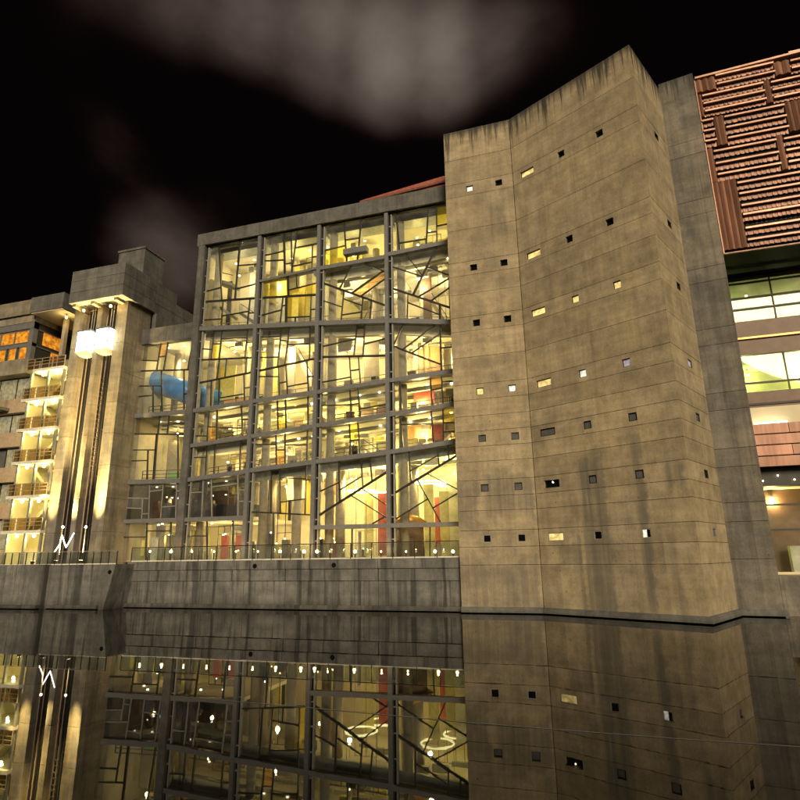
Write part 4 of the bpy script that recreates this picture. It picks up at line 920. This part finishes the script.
ob = thing('office_block', 'concrete office block with orange lit strip windows under a heavy parapet', 'building', (-60, 46, 3.55))
OY = 44.3
part('parapet', MB().box(-95, -54.3, OY - .4, 56, 29.45, 31.1), 'conc_lift', ob)
part('parapet', MB().box(-95, -54.3, OY - .15, 56, 28.6, 29.43), 'conc_lift', ob)
part('canopy_box', MB().box(-54.25, -49.85, 43.3, 50, 29.2, 30.9), 'conc_frame', ob); part('canopy_soffit', MB().box(-54.1, -49.95, 43.4, 50, 29.1, 29.19), 'cream', ob)
sl = part('soffit_lamp', MB().cyl((-50.6, 44.6, 28.6), (-50.6, 44.6, 28.75), .1, n=10), 'star', ob); lamp('POINT', (-50.6, 44.6, 28.4), 60, (1, .70, .25), sl, .06)
part('lamp_stem', MB().cyl((-50.6, 44.6, 28.75), (-50.6, 44.6, 29.1), .03, n=6), 'steel_d', ob)
part('wing_wall', MB().box(-50.6, -48.1, 47.2, 47.5, 22.6, 29.1), 'pink', ob); part('wing_post', MB().box(-51.6, -51.2, 45.2, 45.6, 22.6, 29.1), 'tan', ob)
def op(x, y): p = onY(x, y, OY); return p[0], p[2]
def frame(x0, x1, z0, z1, t_, y0, y1):
    b_ = MB(); o_ = [(x0, z0), (x1, z0), (x1, z1), (x0, z1)]; i_ = [(x0 + t_, z0 + t_), (x1 - t_, z0 + t_), (x1 - t_, z1 - t_), (x0 + t_, z1 - t_)]
    for y in (y0, y1): b_.v += [(x, y, z) for x, z in o_ + i_]
    for k_ in range(4):
        n_ = (k_ + 1) % 4; b_.f += [(k_, n_, 4 + n_, 4 + k_), (8 + k_, 8 + n_, 12 + n_, 12 + k_), (k_, n_, 8 + n_, 8 + k_), (4 + k_, 4 + n_, 12 + n_, 12 + k_)]
    return b_
# strip windows, front
cornerX = op(31, 350)[0]
part('wall_band', MB().box(-95, cornerX, OY, OY + .5, op(10, 346.5)[1] - .25, op(10, 346.5)[1] + .12), 'steel', ob)
part('spandrel', MB().box(-95, cornerX + .2, OY - .3, 56, op(10, 376)[1], op(10, 361.5)[1]), 'conc_lift', ob)
part('spandrel', MB().box(cornerX + .21, -48.1, OY + .3, 56, 22.7, 23.9), 'conc_lift', ob)
part('window_head', MB().box(-95, cornerX, OY - .1, OY + .5, op(10, 332)[1], 28.6), 'steel', ob)
part('corner_post', MB().box(cornerX - .55, cornerX, OY - .05, OY + .5, op(10, 361.5)[1], 28.6), 'steel', ob)
zr = [(op(10, 345)[1], op(10, 332.5)[1]), (op(10, 361)[1], op(10, 348.5)[1])]
for r_i, (za, zb) in enumerate(zr):
    x = cornerX - .6
    while x > -80:
        w = 2.0 if r_i == 0 else 1.15
        wn = part('window', frame(x - w, x, za, zb, .09, OY + .02, OY + .2), 'steel', ob)
        pn = part('pane', MB().box(x - w + .1, x - .1, OY + .08, OY + .12, za + .03, zb - .03), 'orange_pic', ob); pn.parent = wn; pn.matrix_parent_inverse = Matrix.Identity(4)
        x -= w + (.0 if r_i == 0 else .3)
# return face of the bay
for r_i, (za, zb) in enumerate(zr):
    wn = part('window', MB().box(cornerX - .03, cornerX + .04, OY + .6, OY + 3.6, zb, zb + .12), 'steel', ob)
    pn = part('pane', MB().box(cornerX - .02, cornerX + .02, OY + (1.2 if r_i == 0 else 2.4), OY + 3.5, za + .02, zb - .02), 'orange_pic', ob); pn.parent = wn; pn.matrix_parent_inverse = Matrix.Identity(4)
part('bay_body', MB().box(-95, cornerX - .05, OY + .55, 56, op(10, 361.5)[1], 28.6), 'dark', ob)
# storeys below the strip windows
lz = [3.55, 8.0, 11.6, 15.2, 18.8, op(10, 376)[1]]
for i, (za, zb) in enumerate(zip(lz, lz[1:])):
    part('wall_band', MB().box(-95, -54.05, OY + .3, 47, za, za + 1.5), 'pink', ob)
    x = -54.3
    while x > -75:
        wn = part('window', frame(x - 2.4, x, za + 1.5, zb, .06, OY + .9, OY + 1.0), 'steel_d', ob)
        pn = part('pane', MB().box(x - 2.34, x - .06, OY + .93, OY + .96, za + 1.5, zb - .15), 'lit_c' if random.random() < .55 else 'dim', ob); pn.parent = wn; pn.matrix_parent_inverse = Matrix.Identity(4)
        x -= 2.4
part('block_body', MB().box(-95, -54.06, 47.01, 56, 3.55, lz[-1]), 'dark', ob)
b = MB(); rx = -56.6
for zz_ in (19.9, 20.4, 20.9): b.box(-75, rx, 43.5, 43.56, zz_, zz_ + .06)
for x in (-56.6, -58.2, -59.8, -61.4, -63): b.box(x - .04, x + .04, 43.5, 43.56, 19.3, 20.95)
part('balcony_rail', b, 'bar_l', ob); part('balcony_slab', MB().box(-75, rx + .1, 43.4, OY + .3, 19.0, 19.3), 'conc_frame', ob)

# ------------------------------------------------------------------ slack line floating on the water
pts = []
for px, py in ((170, 696), (300, 707), (450, 721), (560, 730), (680, 739), (830, 749)):
    d_ = ray(px, py); t_ = -CAM[2] / d_[2]; pts.append(CAM + d_ * t_)
b = MB()
for a, c in zip(pts, pts[1:]): b.cyl((a[0], a[1], .006), (c[0], c[1], .006), .006, n=6)
obj('floating_line', b, 'dim', label='thin pale rope floating slack across the dark water', category='rope')
